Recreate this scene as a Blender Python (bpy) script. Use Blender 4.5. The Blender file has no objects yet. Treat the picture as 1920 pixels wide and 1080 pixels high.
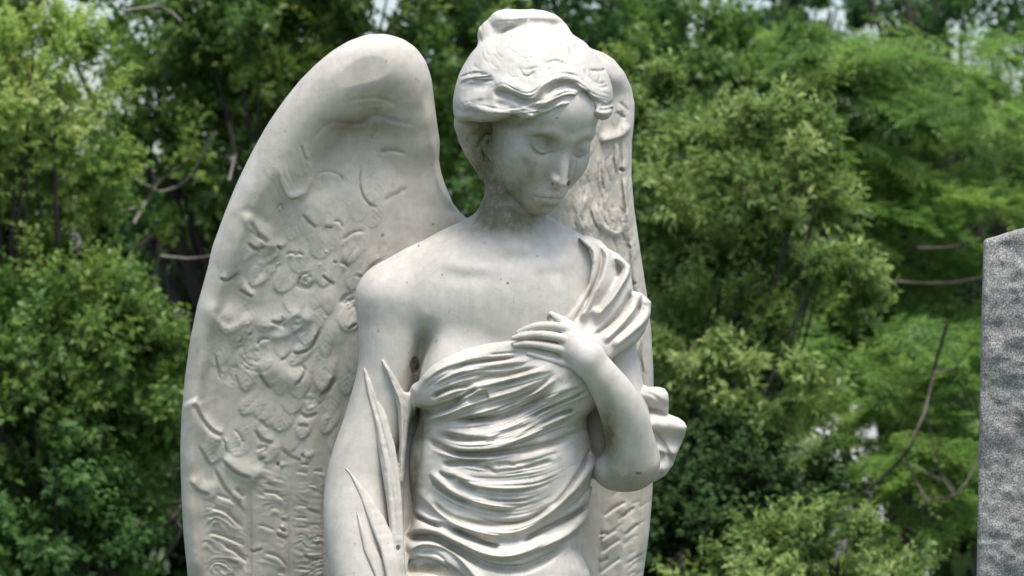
import bpy, math, random
import numpy as np
from mathutils import Vector, Matrix

# ------------------------------------------------------------------ camera, sky, sun, exposure
SC = bpy.context.scene
PX = 0.00075            # metres per unit of carving (one pixel of the photo at the statue)
CAMD = 6667.0           # camera distance in those units (5 m)
EYE = 1.62              # camera height, m
cam = bpy.data.cameras.new('camera')
cam_o = bpy.data.objects.new('camera', cam); SC.collection.objects.link(cam_o)
cam_o.location = (0, -CAMD * PX, EYE); cam_o.rotation_euler = (math.pi / 2, 0, 0)
cam.sensor_width = 36.0; cam.lens = 36.0 * CAMD / 1920.0
cam.clip_start = 0.1; cam.clip_end = 500
cam.dof.use_dof = True; cam.dof.focus_distance = CAMD * PX - 0.08; cam.dof.aperture_fstop = 10.0
SC.camera = cam_o

SUN_DIR = Vector((0.12, -0.27, 0.94)).normalized()        # towards the sun
wd = bpy.data.worlds.new('World'); SC.world = wd; wd.use_nodes = True
wn = wd.node_tree; wn.nodes.clear()
sky = wn.nodes.new('ShaderNodeTexSky'); sky.sky_type = 'NISHITA'; sky.sun_disc = False
sky.sun_elevation = math.asin(SUN_DIR.z); sky.sun_rotation = math.atan2(SUN_DIR.x, SUN_DIR.y)
sky.air_density = 1.0; sky.dust_density = 3.0; sky.ozone_density = 1.0
bg = wn.nodes.new('ShaderNodeBackground'); bg.inputs['Strength'].default_value = 0.15
wo = wn.nodes.new('ShaderNodeOutputWorld')
wn.links.new(sky.outputs[0], bg.inputs['Color']); wn.links.new(bg.outputs[0], wo.inputs['Surface'])
sl = bpy.data.lights.new('sun', 'SUN'); sl.energy = 2.25; sl.angle = math.radians(20); sl.color = (1.0, 0.955, 0.89)
so = bpy.data.objects.new('sun', sl); SC.collection.objects.link(so)
so.rotation_euler = SUN_DIR.to_track_quat('Z', 'Y').to_euler(); so.location = (2, -3, 8)
SC.view_settings.view_transform = 'Standard'; SC.view_settings.look = 'None'
SC.view_settings.gamma = 1.0; SC.view_settings.exposure = 0.85
SC.render.engine = 'CYCLES'
SC.cycles.use_denoising = True
SC.cycles.max_bounces = 8; SC.cycles.transparent_max_bounces = 8

# ------------------------------------------------------------------ object helpers
def tag(o, label=None, cat=None, group=None, kind=None):
    if label: o['label'] = label
    if cat: o['category'] = cat
    if group: o['group'] = group
    if kind: o['kind'] = kind
    return o

def empty(name, loc, label, cat, group=None):
    o = bpy.data.objects.new(name, None); SC.collection.objects.link(o)
    o.location = loc; o.empty_display_size = 0.1
    return tag(o, label, cat, group)

def np_mesh(name, V, F, mat, parent=None, attrs=None, nv=None):
    """one mesh object from numpy verts and faces (all faces with nv corners)"""
    V = np.asarray(V, np.float32); F = np.asarray(F, np.int32)
    k = F.shape[1]
    me = bpy.data.meshes.new(name)
    me.vertices.add(len(V)); me.vertices.foreach_set('co', V.ravel())
    me.loops.add(F.size); me.loops.foreach_set('vertex_index', F.ravel())
    me.polygons.add(len(F)); me.polygons.foreach_set('loop_start', np.arange(0, F.size, k, dtype=np.int32))
    if attrs:
        for an, arr in attrs.items():
            a = me.attributes.new(an, 'FLOAT', 'POINT'); a.data.foreach_set('value', np.asarray(arr, np.float32))
    me.update(calc_edges=True)
    me.materials.append(mat)
    o = bpy.data.objects.new(name, me); SC.collection.objects.link(o)
    if parent: o.parent = parent; o.matrix_parent_inverse = Matrix.Translation(-Vector(parent.location))
    return o

# ------------------------------------------------------------------ carving kit: distance fields on a voxel grid
f32 = np.float32
def P(u, v, d=0.0):
    """carving point: u right, v down (as in the photo), d towards the viewer -> units, origin on the axis"""
    k = 1.0 - d / CAMD
    return np.array([(u - 960) * k, (540 - v) * k, d])

def catmull(pts, step):
    p = np.asarray(pts, float)
    if len(p) < 3:
        n = max(2, int(np.linalg.norm(p[-1, :2] - p[0, :2]) / step) + 1)
        t = np.linspace(0, 1, n)[:, None]
        return p[:1] * (1 - t) + p[-1:] * t
    q = np.vstack([2 * p[0] - p[1], p, 2 * p[-1] - p[-2]])
    out = []
    for i in range(1, len(q) - 2):
        a, b, c, d = q[i - 1], q[i], q[i + 1], q[i + 2]
        n = max(1, int(np.linalg.norm((c - b)[:2]) / step))
        for j in range(n):
            t = j / n
            out.append(0.5 * ((2 * b) + (c - a) * t + (2 * a - 5 * b + 4 * c - d) * t * t + (3 * b - a - 3 * c + d) * t ** 3))
    out.append(p[-1])
    return np.array(out)

class Grid:
    def __init__(s, lo, hi, h):
        s.lo = np.array(lo, float); s.h = h
        s.n = (np.ceil((np.array(hi) - s.lo) / h).astype(int) + 1)
        s.f = np.full(s.n, 500.0, f32)
        s.ax = [(s.lo[i] + h * np.arange(s.n[i])).astype(f32) for i in range(3)]
    def sl(s, lo, hi):
        a = np.clip(np.floor((np.array(lo) - s.lo) / s.h).astype(int), 0, s.n)
        b = np.clip(np.ceil((np.array(hi) - s.lo) / s.h).astype(int) + 1, 0, s.n)
        return tuple(slice(a[i], b[i]) for i in range(3))
    def mesh(s, sl):
        return s.ax[0][sl[0]][:, None, None], s.ax[1][sl[1]][None, :, None], s.ax[2][sl[2]][None, None, :]
    def put(s, fn, lo, hi, k=10.0, op='add', pad=26.0):
        lo = np.array(lo) - k - pad; hi = np.array(hi) + k + pad
        sl = s.sl(lo, hi)
        if any(q.stop <= q.start for q in sl): return
        d = fn(*s.mesh(sl)); a = s.f[sl]
        k = max(k, 1e-3)
        if op == 'add':
            h = np.maximum(k - np.abs(a - d), 0) / k
            s.f[sl] = np.minimum(a, d) - h * h * (k * .25)
        else:
            h = np.maximum(k - np.abs(a + d), 0) / k
            s.f[sl] = np.maximum(a, -d) + h * h * (k * .25)
    def ell(s, c, r, k=10, op='add', rot=None):
        c = np.array(c, f32); r = np.array(r, f32); R = None if rot is None else np.array(rot, f32)
        def fn(X, Y, Z):
            x, y, z = X - c[0], Y - c[1], Z - c[2]
            if R is not None:
                x, y, z = (R[0, 0] * x + R[1, 0] * y + R[2, 0] * z, R[0, 1] * x + R[1, 1] * y + R[2, 1] * z, R[0, 2] * x + R[1, 2] * y + R[2, 2] * z)
            k0 = np.sqrt((x / r[0]) ** 2 + (y / r[1]) ** 2 + (z / r[2]) ** 2)
            k1 = np.sqrt((x / r[0] ** 2) ** 2 + (y / r[1] ** 2) ** 2 + (z / r[2] ** 2) ** 2) + 1e-9
            return (k0 * (k0 - 1) / k1).astype(f32)
        e = r if R is None else np.full(3, r.max())
        s.put(fn, c - e, c + e, k, op)
    def chain(s, pts, k=10, op='add', step=14, smooth=True, flat=1.0):
        """tapered tube through points (x,y,z,r); flat<1 squashes it in depth"""
        p = catmull(pts, step) if smooth else np.asarray(pts, float)
        p = p.astype(f32); r = p[:, 3]
        lo = (p[:, :3] - r[:, None]).min(0); hi = (p[:, :3] + r[:, None]).max(0)
        def fn(X, Y, Z):
            shp = np.broadcast_shapes(X.shape, Y.shape, Z.shape)
            D = np.full(shp, 500, f32)
            xs, ys, zs = X.ravel(), Y.ravel(), Z.ravel()
            for i in range(len(p) - 1):
                a, b = p[i, :3], p[i + 1, :3]; ra, rb = r[i], r[i + 1]
                m = max(ra, rb) + k + 28
                i0, i1 = np.searchsorted(xs, (min(a[0], b[0]) - m, max(a[0], b[0]) + m))
                j0, j1 = np.searchsorted(ys, (min(a[1], b[1]) - m, max(a[1], b[1]) + m))
                l0, l1 = np.searchsorted(zs, (min(a[2], b[2]) - m, max(a[2], b[2]) + m))
                if i1 <= i0 or j1 <= j0 or l1 <= l0: continue
                x = X[i0:i1] - a[0]; y = Y[:, j0:j1] - a[1]; z = Z[:, :, l0:l1] - a[2]
                ba = b - a; bb = float(ba @ ba) + 1e-6
                t = np.clip((x * ba[0] + y * ba[1] + z * ba[2]) / bb, 0, 1)
                d = np.sqrt((x - t * ba[0]) ** 2 + (y - t * ba[1]) ** 2 + ((z - t * ba[2]) / flat) ** 2) - (ra + t * (rb - ra))
                if flat < 1: d = d * (0.5 + 0.5 * flat)
                sub = D[i0:i1, j0:j1, l0:l1]
                np.minimum(sub, d, out=sub)
            return D
        s.put(fn, lo, hi, k, op)
    def masked(s, build, sheet, lo, hi, k=10):
        """a piece built on its own lattice, cut to an outline, then joined"""
        sl = s.sl(lo, hi); t = Grid.__new__(Grid)
        t.h = s.h; t.ax = [s.ax[i][sl[i]] for i in range(3)]; t.lo = np.array([float(a[0]) for a in t.ax]); t.n = np.array([len(a) for a in t.ax])
        t.f = np.full(t.n, 500.0, f32)
        build(t)
        X, Y, Z = t.ax[0][:, None, None], t.ax[1][None, :, None], t.ax[2][None, None, :]
        kz = 1 - Z / f32(CAMD)
        e = sheet.at(X / kz + 960, 540 - Y / kz)
        h = np.maximum(k - np.abs(t.f - e), 0) / k
        a = s.f[sl]; np.minimum(a, np.maximum(t.f, e) + h * h * (k * .25), out=a)
    def slab(s, poly, zc, T, rnd, rel=None, k=0.0, res=1.0):
        """a rounded plate with the outline poly, its middle at depth zc(u,v), relief on its face"""
        p = np.asarray(poly, float); m = 14
        u0, v0 = p.min(0) - m; u1, v1 = p.max(0) + m
        sheet = poly_sheet(poly, u0, v0, u1, v1, res)
        uu, vv = np.meshgrid(np.linspace(u0, u1, 12), np.linspace(v0, v1, 12)); zz = zc(uu, vv)
        lo = np.minimum(P(u0, v1, zz.min()), P(u0, v1, zz.max())) - [0, 0, T + 50]; hi = np.maximum(P(u1, v0, zz.min()), P(u1, v0, zz.max())) + [0, 0, T + 60]
        lo[2] = zz.min() - T - 50; hi[2] = zz.max() + T + 60
        sl = s.sl(lo, hi)
        for l in range(sl[2].start, sl[2].stop):
            z = float(s.ax[2][l]); kz = 1 - z / CAMD
            U = (s.ax[0][sl[0]] / kz + 960)[:, None] + 0 * s.ax[1][sl[1]][None, :]; W = (540 - s.ax[1][sl[1]] / kz)[None, :] + 0 * U
            q1 = sheet.at(U, W) + rnd; dz = z - zc(U, W)
            if rel is not None: dz = np.where(dz > -T * .5, dz - rel.at(U, W), dz)
            q2 = np.abs(dz) - T + rnd
            d = (np.hypot(np.maximum(q1, 0), np.maximum(q2, 0)) + np.minimum(np.maximum(q1, q2), 0) - rnd).astype(f32)
            a = s.f[sl[0], sl[1], l]
            if k > 0:
                h = np.maximum(k - np.abs(a - d), 0) / k; s.f[sl[0], sl[1], l] = np.minimum(a, d) - h * h * (k * .25)
            else: np.minimum(a, d, out=a)
    def front(s):
        """depth of the frontmost surface for each column of the grid"""
        ins = s.f < 0
        idx = s.n[2] - 1 - np.argmax(ins[:, :, ::-1], axis=2)
        z = s.ax[2][idx]; z[~ins.any(2)] = np.nan
        s.fz = z
        return z
    def depth(s, u, v):
        z = 60.0
        for _ in range(4):
            x, y, _z = P(u, v, z)
            i = int(np.clip(round((x - s.lo[0]) / s.h), 0, s.n[0] - 1)); j = int(np.clip(round((y - s.lo[1]) / s.h), 0, s.n[1] - 1))
            q = s.fz[i, j]
            if np.isnan(q): return z
            z = float(q)
        return z
    def relief(s, rel, zmin=-1e9, band=44.0):
        """raise the surface by the heights drawn on a relief sheet (seen from the front)"""
        m = np.abs(s.f) < band
        if zmin > -1e8: m &= (s.ax[2] > zmin)[None, None, :]
        I, J, K = np.nonzero(m)
        z = s.ax[2][K]; k = 1.0 - z / f32(CAMD)
        h = rel.at(s.ax[0][I] / k + 960, 540 - s.ax[1][J] / k)
        s.f[I, J, K] -= h
    def net(s):
        """surface nets"""
        f = s.f; ins = f < 0; n = s.n
        ins[0] = ins[-1] = False; ins[:, 0] = ins[:, -1] = False; ins[:, :, 0] = ins[:, :, -1] = False
        c = np.zeros(n - 1, np.uint8)
        for dx in (0, 1):
            for dy in (0, 1):
                for dz in (0, 1):
                    c += ins[dx:n[0] - 1 + dx, dy:n[1] - 1 + dy, dz:n[2] - 1 + dz]
        act = (c > 0) & (c < 8)
        I, J, K = np.nonzero(act); nv = len(I)
        ids = np.full(n - 1, -1, np.int32); ids[I, J, K] = np.arange(nv)
        acc = np.zeros((nv, 3), f32); cnt = np.zeros(nv, f32)
        cor = [(0, 0, 0), (1, 0, 0), (0, 1, 0), (1, 1, 0), (0, 0, 1), (1, 0, 1), (0, 1, 1), (1, 1, 1)]
        val = [f[I + a, J + b, K + d] for a, b, d in cor]
        sgn = [ins[I + a, J + b, K + d] for a, b, d in cor]
        for a, b in ((0, 1), (2, 3), (4, 5), (6, 7), (0, 2), (1, 3), (4, 6), (5, 7), (0, 4), (1, 5), (2, 6), (3, 7)):
            m = sgn[a] != sgn[b]
            den = val[a] - val[b]; den[np.abs(den) < 1e-9] = 1e-9
            t = np.clip(val[a] / den, 0, 1)
            pa, pb = np.array(cor[a], f32), np.array(cor[b], f32)
            acc += np.where(m[:, None], pa + (pb - pa) * t[:, None], 0); cnt += m
        V = (np.stack([I, J, K], 1) + acc / cnt[:, None]) * s.h + s.lo
        Fs = []
        for ax in range(3):
            sh = [slice(1, n[0] - 1), slice(1, n[1] - 1), slice(1, n[2] - 1)]
            a = [slice(1, n[i] - 1) for i in range(3)]; b = list(a)
            a[ax] = slice(0, n[ax] - 1); b[ax] = slice(1, n[ax])
            A, B = ins[tuple(a)], ins[tuple(b)]
            for flip, m in ((False, A & ~B), (True, ~A & B)):
                q = np.array(np.nonzero(m)); 
                off = np.array([1, 1, 1]); off[ax] = 0
                q = q + off[:, None]
                o1, o2 = [(ax + 1) % 3, (ax + 2) % 3]
                e1 = np.zeros(3, int); e1[o1] = 1; e2 = np.zeros(3, int); e2[o2] = 1
                def g(w): return ids[w[0], w[1], w[2]]
                quad = [g(q - e1[:, None] - e2[:, None]), g(q - e2[:, None]), g(q), g(q - e1[:, None])]
                quad = np.stack(quad, 1)
                Fs.append(quad[:, ::-1] if flip else quad)
        return V.astype(f32), np.vstack(Fs).astype(np.int32)

def relax(V, F, it=1, lam=0.5):
    E = np.vstack([F[:, [0, 1]], F[:, [1, 2]], F[:, [2, 3]], F[:, [3, 0]]])
    for _ in range(it):
        acc = np.zeros((len(V), 3)); 
        deg = np.bincount(E[:, 0], minlength=len(V)) + np.bincount(E[:, 1], minlength=len(V))
        for a in range(3):
            acc[:, a] = np.bincount(E[:, 0], V[E[:, 1], a], len(V)) + np.bincount(E[:, 1], V[E[:, 0], a], len(V))
        V = (V * (1 - lam) + lam * acc / np.maximum(deg, 1)[:, None]).astype(f32)
    return V

def sstep(x): 
    x = np.clip(x, 0, 1); return x * x * (3 - 2 * x)

class Relief:
    """sheet of heights drawn with strokes, in photo units"""
    def __init__(s, u0, v0, u1, v1, res=1.0):
        s.u0, s.v0, s.res = u0, v0, res
        s.H = np.zeros((int((v1 - v0) / res) + 2, int((u1 - u0) / res) + 2), f32)
    def stroke(s, pts, w, h, prof='ridge', side=1, ta=.3, tb=.3, o=(0, 0), k=1.0, mode='sum'):
        p = np.asarray(pts, float)
        p = np.column_stack([o[0] + p[:, 0] / k, o[1] + p[:, 1] / k])
        p = catmull(p, 5.0 * s.res)
        g = (p - [s.u0, s.v0]) / s.res; w = w / s.res
        R = 2.8 * w + 2
        x0, y0 = np.floor(g.min(0) - R).astype(int); x1, y1 = np.ceil(g.max(0) + R).astype(int)
        x0 = max(x0, 0); y0 = max(y0, 0); x1 = min(x1, s.H.shape[1] - 1); y1 = min(y1, s.H.shape[0] - 1)
        if x1 <= x0 or y1 <= y0: return
        D = np.full((y1 - y0, x1 - x0), 1e6, f32); T = np.zeros_like(D); S = np.ones_like(D)
        L = np.concatenate([[0], np.cumsum(np.linalg.norm(np.diff(g, axis=0), axis=1))]); LT = max(L[-1], 1e-6)
        for i in range(len(g) - 1):
            a, b = g[i], g[i + 1]; ba = b - a; bb = ba @ ba
            if bb < 1e-9: continue
            xa = int(max(min(a[0], b[0]) - R, x0)); xb = int(min(max(a[0], b[0]) + R + 1, x1))
            ya = int(max(min(a[1], b[1]) - R, y0)); yb = int(min(max(a[1], b[1]) + R + 1, y1))
            if xb <= xa or yb <= ya: continue
            X = np.arange(xa, xb, dtype=f32)[None, :] - a[0]; Y = np.arange(ya, yb, dtype=f32)[:, None] - a[1]
            t = np.clip((X * ba[0] + Y * ba[1]) / bb, 0, 1)
            d = np.hypot(X - t * ba[0], Y - t * ba[1])
            q = (slice(ya - y0, yb - y0), slice(xa - x0, xb - x0))
            m = d < D[q]
            D[q] = np.where(m, d, D[q]); T[q] = np.where(m, (L[i] + t * (L[i + 1] - L[i])) / LT, T[q])
            S[q] = np.where(m, np.sign(ba[0] * Y - ba[1] * X), S[q])
        amp = np.ones_like(D)
        if ta > 0: amp *= sstep(T / ta)
        if tb > 0: amp *= sstep((1 - T) / tb)
        x = D / w
        if prof == 'crest':
            ss = S * side
            v = np.where(ss > 0, np.exp(-(x / .42) ** 2), np.exp(-(x / 1.25) ** 2))
        elif prof == 'lobe':
            ss = S * side
            v = np.where(ss > 0, -.55 * np.exp(-(x / .3) ** 2), np.exp(-(x / 1.2) ** 2) * sstep(x / .4) - .55 * np.exp(-(x / .3) ** 2) * (1 - sstep(x / .4)))
        elif prof == 'flat':
            v = 1 - sstep((x - .55) / .9)
        else:
            v = np.exp(-x * x)
        q = (slice(y0, y1), slice(x0, x1))
        if mode == 'max': s.H[q] = np.maximum(s.H[q], h * amp * v)
        else: s.H[q] += (h * amp * v).astype(f32)
    def blob(s, u, v, ru, rv, h, rot=0.0, hard=False):
        R = 3.2 * max(ru, rv) + 2
        x0 = int(max((u - R - s.u0) / s.res, 0)); x1 = int(min((u + R - s.u0) / s.res + 1, s.H.shape[1])); y0 = int(max((v - R - s.v0) / s.res, 0)); y1 = int(min((v + R - s.v0) / s.res + 1, s.H.shape[0]))
        if x1 <= x0 or y1 <= y0: return
        x = np.arange(x0, x1)[None, :] * s.res + s.u0 - u; y = np.arange(y0, y1)[:, None] * s.res + s.v0 - v
        c, n = math.cos(rot), math.sin(rot)
        q = ((x * c + y * n) / ru) ** 2 + ((-x * n + y * c) / rv) ** 2
        s.H[y0:y1, x0:x1] += (h * (np.exp(-q) if not hard else 1 - sstep((np.sqrt(q) - .8) / .4))).astype(f32)
    def feather(s, u, v, ang, L, W, H, barb=.5):
        """one carved feather, its tip at (u, v), pointing along ang: a soft vane with a rib, ending in a step"""
        R = L + W
        x0 = int(max((u - R - s.u0) / s.res, 0)); x1 = int(min((u + R - s.u0) / s.res, s.H.shape[1])); y0 = int(max((v - R - s.v0) / s.res, 0)); y1 = int(min((v + R - s.v0) / s.res, s.H.shape[0]))
        if x1 <= x0 or y1 <= y0: return
        X = np.arange(x0, x1)[None, :] * s.res + s.u0 - u; Y = np.arange(y0, y1)[:, None] * s.res + s.v0 - v
        c, n = math.cos(ang), math.sin(ang); a = X * c + Y * n; b = -X * n + Y * c + .0025 * a * a
        t = .4 * L; w = np.where(a < -t, W * (1 - .12 * (-a - t) / L), W * np.sqrt(np.clip(1 - ((a + t) / t) ** 2, 0, 1)))
        m = sstep((w - np.abs(b)) / 8.0) * (a < 0) * sstep((a + L) / (.55 * L))
        h = H * m * (.55 + .45 * sstep((a + L) / L)) - .35 * H * m * np.exp(-(b / 1.8) ** 2) * sstep(-a / 8) - barb * m * np.sin((a * .8 - np.abs(b) * .9) / 1.5)
        q = s.H[y0:y1, x0:x1]; np.maximum(q, h.astype(f32), out=q)
    def noise(s, cell, amp, seed):
        rs = np.random.RandomState(seed); hh, ww = s.H.shape
        c = cell / s.res
        g = rs.randn(int(hh / c) + 4, int(ww / c) + 4)
        y = np.arange(hh) / c; x = np.arange(ww) / c
        i = y.astype(int); j = x.astype(int); fy = sstep(y - i)[:, None]; fx = sstep(x - j)[None, :]
        a = g[i][:, j] * (1 - fx) + g[i][:, j + 1] * fx; b = g[i + 1][:, j] * (1 - fx) + g[i + 1][:, j + 1] * fx
        s.H += (amp * (a * (1 - fy) + b * fy)).astype(f32)
    def at(s, u, v):
        x = np.clip((u - s.u0) / s.res, 0, s.H.shape[1] - 1.001); y = np.clip((v - s.v0) / s.res, 0, s.H.shape[0] - 1.001)
        i = y.astype(np.int32); j = x.astype(np.int32); fx = (x - j).astype(f32); fy = (y - i).astype(f32)
        H = s.H
        return (H[i, j] * (1 - fx) + H[i, j + 1] * fx) * (1 - fy) + (H[i + 1, j] * (1 - fx) + H[i + 1, j + 1] * fx) * fy

def poly_sheet(poly, u0, v0, u1, v1, res=2.0):
    """signed distance (negative inside) to a closed outline, as a sheet"""
    s = Relief(u0, v0, u1, v1, res)
    p = np.asarray(poly, float)
    hh, ww = s.H.shape
    X = (np.arange(ww) * res + u0)[None, :].astype(f32); Y = (np.arange(hh) * res + v0)[:, None].astype(f32)
    D = np.full((hh, ww), 1e9, f32); ins = np.zeros((hh, ww), bool)
    for i in range(len(p)):
        a, b = p[i], p[(i + 1) % len(p)]; ba = b - a; bb = ba @ ba
        if bb < 1e-9: continue
        x = X - f32(a[0]); y = Y - f32(a[1])
        t = np.clip((x * f32(ba[0]) + y * f32(ba[1])) / f32(bb), 0, 1)
        D = np.minimum(D, (x - t * f32(ba[0])) ** 2 + (y - t * f32(ba[1])) ** 2)
        if a[1] != b[1]:
            cr = ((Y >= a[1]) != (Y >= b[1])) & (X < a[0] + (Y - a[1]) * ba[0] / ba[1])
            ins ^= cr
    D = np.sqrt(D); s.H = np.where(ins, -D, D).astype(f32)
    return s

def uv_of(V):
    k = 1.0 - V[:, 2] / CAMD
    return V[:, 0] / k + 960, 540 - V[:, 1] / k

def to_world(V):
    V = np.asarray(V)
    return np.stack([V[:, 0] * PX, -V[:, 2] * PX, EYE + V[:, 1] * PX], 1)

def normals(V, F):
    n = np.cross(V[F[:, 2]] - V[F[:, 0]], V[F[:, 3]] - V[F[:, 1]])
    N = np.stack([np.bincount(F.ravel(), np.repeat(n[:, a], 4), len(V)) for a in range(3)], 1)
    return N / (np.linalg.norm(N, axis=1)[:, None] + 1e-12)

# ------------------------------------------------------------------ materials
def mat_new(name):
    m = bpy.data.materials.new(name); m.use_nodes = True
    nt = m.node_tree; nt.nodes.clear()
    out = nt.nodes.new('ShaderNodeOutputMaterial'); b = nt.nodes.new('ShaderNodeBsdfPrincipled')
    nt.links.new(b.outputs[0], out.inputs['Surface'])
    return m, nt, b

def nd(nt, kind, **kw):
    n = nt.nodes.new(kind)
    for k, v in kw.items():
        if k == 'inp':
            for a, c in v.items(): n.inputs[a].default_value = c
        else: setattr(n, k, v)
    return n

def mixc(nt, fac, a, b, mode='MIX'):
    n = nt.nodes.new('ShaderNodeMix'); n.data_type = 'RGBA'; n.blend_type = mode
    for s, x in ((0, fac), (6, a), (7, b)):
        if hasattr(x, 'is_output'): nt.links.new(x, n.inputs[s])
        elif isinstance(x, (tuple, list)): n.inputs[s].default_value = tuple(x) + ((1,) if len(x) == 3 else ())
        else: n.inputs[s].default_value = x
    return n.outputs[2]

def ramp(nt, src, stops):
    n = nt.nodes.new('ShaderNodeValToRGB'); e = n.color_ramp.elements
    while len(e) < len(stops): e.new(0.5)
    for q, (p, c) in zip(e, stops):
        q.position = p; q.color = tuple(c) + (1,) if len(c) == 3 else c
    nt.links.new(src, n.inputs[0]); return n.outputs[0]

def noise(nt, scale, detail=4, rough=.6, vec=None, dist=0.0):
    n = nd(nt, 'ShaderNodeTexNoise', inp={'Scale': scale, 'Detail': detail, 'Roughness': rough, 'Distortion': dist})
    if vec is not None: nt.links.new(vec, n.inputs['Vector'])
    return n.outputs['Fac']

def stone_mat(name, base, warm):
    """cast stone, weathered: pale wash, faint blotches, pits, algae and grime where painted on the mesh, with painted shade in hollows"""
    m, nt, b = mat_new(name)
    co = nd(nt, 'ShaderNodeTexCoord').outputs['Object']
    blot = ramp(nt, noise(nt, 7, 5, .6, co), [(.35, (0, 0, 0)), (.7, (1, 1, 1))])
    c = mixc(nt, blot, base, warm)
    fine = ramp(nt, noise(nt, 60, 4, .65, co), [(.3, (.85, .85, .835)), (.65, (1, 1, 1))])
    c = mixc(nt, 1.0, c, fine, 'MULTIPLY')
    mp = nd(nt, 'ShaderNodeMapping'); mp.inputs['Scale'].default_value = (46, 46, 5); nt.links.new(co, mp.inputs['Vector'])
    stk = ramp(nt, noise(nt, 1.0, 5, .65, mp.outputs[0]), [(.32, (.87, .865, .84)), (.6, (1, 1, 1))])
    c = mixc(nt, .8, c, stk, 'MULTIPLY')
    spk = ramp(nt, noise(nt, 150, 2, .5, co), [(.20, (.45, .40, .34)), (.255, (1, 1, 1))])
    c = mixc(nt, .8, c, spk, 'MULTIPLY')
    pits = ramp(nt, noise(nt, 330, 2, .5, co), [(.25, (.72, .69, .64)), (.34, (1, 1, 1))])
    c = mixc(nt, .75, c, pits, 'MULTIPLY')
    # algae, and the shade painted into hollows and folds
    al_shade = nd(nt, 'ShaderNodeAttribute', attribute_name='algae_shade').outputs['Fac']
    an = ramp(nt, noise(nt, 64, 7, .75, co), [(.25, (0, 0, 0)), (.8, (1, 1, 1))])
    mul = nd(nt, 'ShaderNodeMath', operation='MULTIPLY'); nt.links.new(al_shade, mul.inputs[0])
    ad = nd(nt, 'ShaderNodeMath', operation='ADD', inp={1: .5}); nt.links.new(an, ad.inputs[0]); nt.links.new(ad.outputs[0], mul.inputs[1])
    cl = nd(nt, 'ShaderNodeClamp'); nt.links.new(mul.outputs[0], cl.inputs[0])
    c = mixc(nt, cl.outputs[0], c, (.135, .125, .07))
    # grime, brown and black
    gr = nd(nt, 'ShaderNodeAttribute', attribute_name='grime').outputs['Fac']
    gn = ramp(nt, noise(nt, 90, 4, .7, co), [(.3, (.25, .25, .25)), (.6, (1, 1, 1))])
    mul2 = nd(nt, 'ShaderNodeMath', operation='MULTIPLY', use_clamp=True); nt.links.new(gr, mul2.inputs[0]); nt.links.new(gn, mul2.inputs[1])
    c = mixc(nt, mul2.outputs[0], c, (.10, .066, .042))
    nt.links.new(c, b.inputs['Base Color'])
    b.inputs['Roughness'].default_value = .62
    b.inputs['Specular IOR Level'].default_value = .35
    h1 = noise(nt, 420, 3, .6, co); h2 = noise(nt, 45, 5, .6, co)
    hm = nd(nt, 'ShaderNodeMath', operation='MULTIPLY_ADD', inp={1: 1.2}); nt.links.new(h2, hm.inputs[0]); nt.links.new(h1, hm.inputs[2])
    bp = nd(nt, 'ShaderNodeBump', inp={'Strength': .16, 'Distance': .0012}); nt.links.new(hm.outputs[0], bp.inputs['Height'])
    nt.links.new(bp.outputs[0], b.inputs['Normal'])
    return m

# ------------------------------------------------------------------ the angel
STONE = stone_mat('cast_stone', (.565, .535, .485), (.525, .487, .428))
STONE_W = stone_mat('cast_stone_wing', (.53, .502, .445), (.49, .45, .38))
angel = empty('angel_statue', (-.03, 0, EYE - (2106 - 540) * PX), 'weathered white stone angel with folded wings, bowed head and hand on breast', 'statue')

GR = Relief(300, 0, 1320, 1120)      # grime painted on the front
AL_SHADE = Relief(300, 0, 1320, 1120)      # algae, plus shade painted into creases and hollows
def carve(grid, name, mat, it=1, lam=.5, gr=1.0, al_shade=1.0):
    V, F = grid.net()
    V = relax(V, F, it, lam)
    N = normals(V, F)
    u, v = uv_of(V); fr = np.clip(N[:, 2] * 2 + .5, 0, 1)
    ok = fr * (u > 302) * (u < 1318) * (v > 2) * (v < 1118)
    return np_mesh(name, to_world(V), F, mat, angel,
                   {'grime': np.clip(GR.at(u, v) * ok * gr, 0, 1), 'algae_shade': np.clip(AL_SHADE.at(u, v) * ok * al_shade, 0, 1)})

# ---- painted marks: holes, chips, cracks, algae patches, shade painted into hollows
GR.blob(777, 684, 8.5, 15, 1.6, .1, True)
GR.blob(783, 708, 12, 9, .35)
GR.blob(1066, 344, 3.5, 4.5, 1.1, .3, True)
GR.stroke([(1082, 296), (1080, 318), (1074, 334), (1068, 343)], .9, .6, ta=.1, tb=.1)
GR.blob(1197, 887, 6, 2.6, 1.2, 0, True)
for q in ((952, 531, 2.6), (829, 515, 2), (763, 530, 1.6), (1008, 480, 1.5), (939, 523, 1.5), (717, 441, 3), (785, 461, 2), (1030, 596, 5), (812, 421, 2.2), (948, 250, 1.6), (1044, 222, 2.4)):
    GR.blob(q[0], q[1], q[2], q[2], 1.0, 0, True)
rs = np.random.RandomState(5)
for i in range(34):                   # hairline scratches on the chest
    x, y = rs.uniform(800, 1010), rs.uniform(505, 600); a = rs.choice([rs.uniform(1.2, 1.9), rs.uniform(-.9, -.5), rs.uniform(.4, .8)]); l = rs.uniform(8, 26)
    GR.stroke([(x, y), (x + l * math.cos(a) + 2, y + l * math.sin(a))], .8, rs.uniform(.12, .35))
AL_SHADE.blob(905, 330, 34, 70, .85); AL_SHADE.blob(955, 418, 72, 26, 1.0); AL_SHADE.blob(930, 375, 40, 40, .5); AL_SHADE.blob(912, 262, 30, 34, .55); AL_SHADE.blob(955, 370, 60, 30, .45)  # algae, with painted shade under the chin and over ear and side hair
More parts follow.
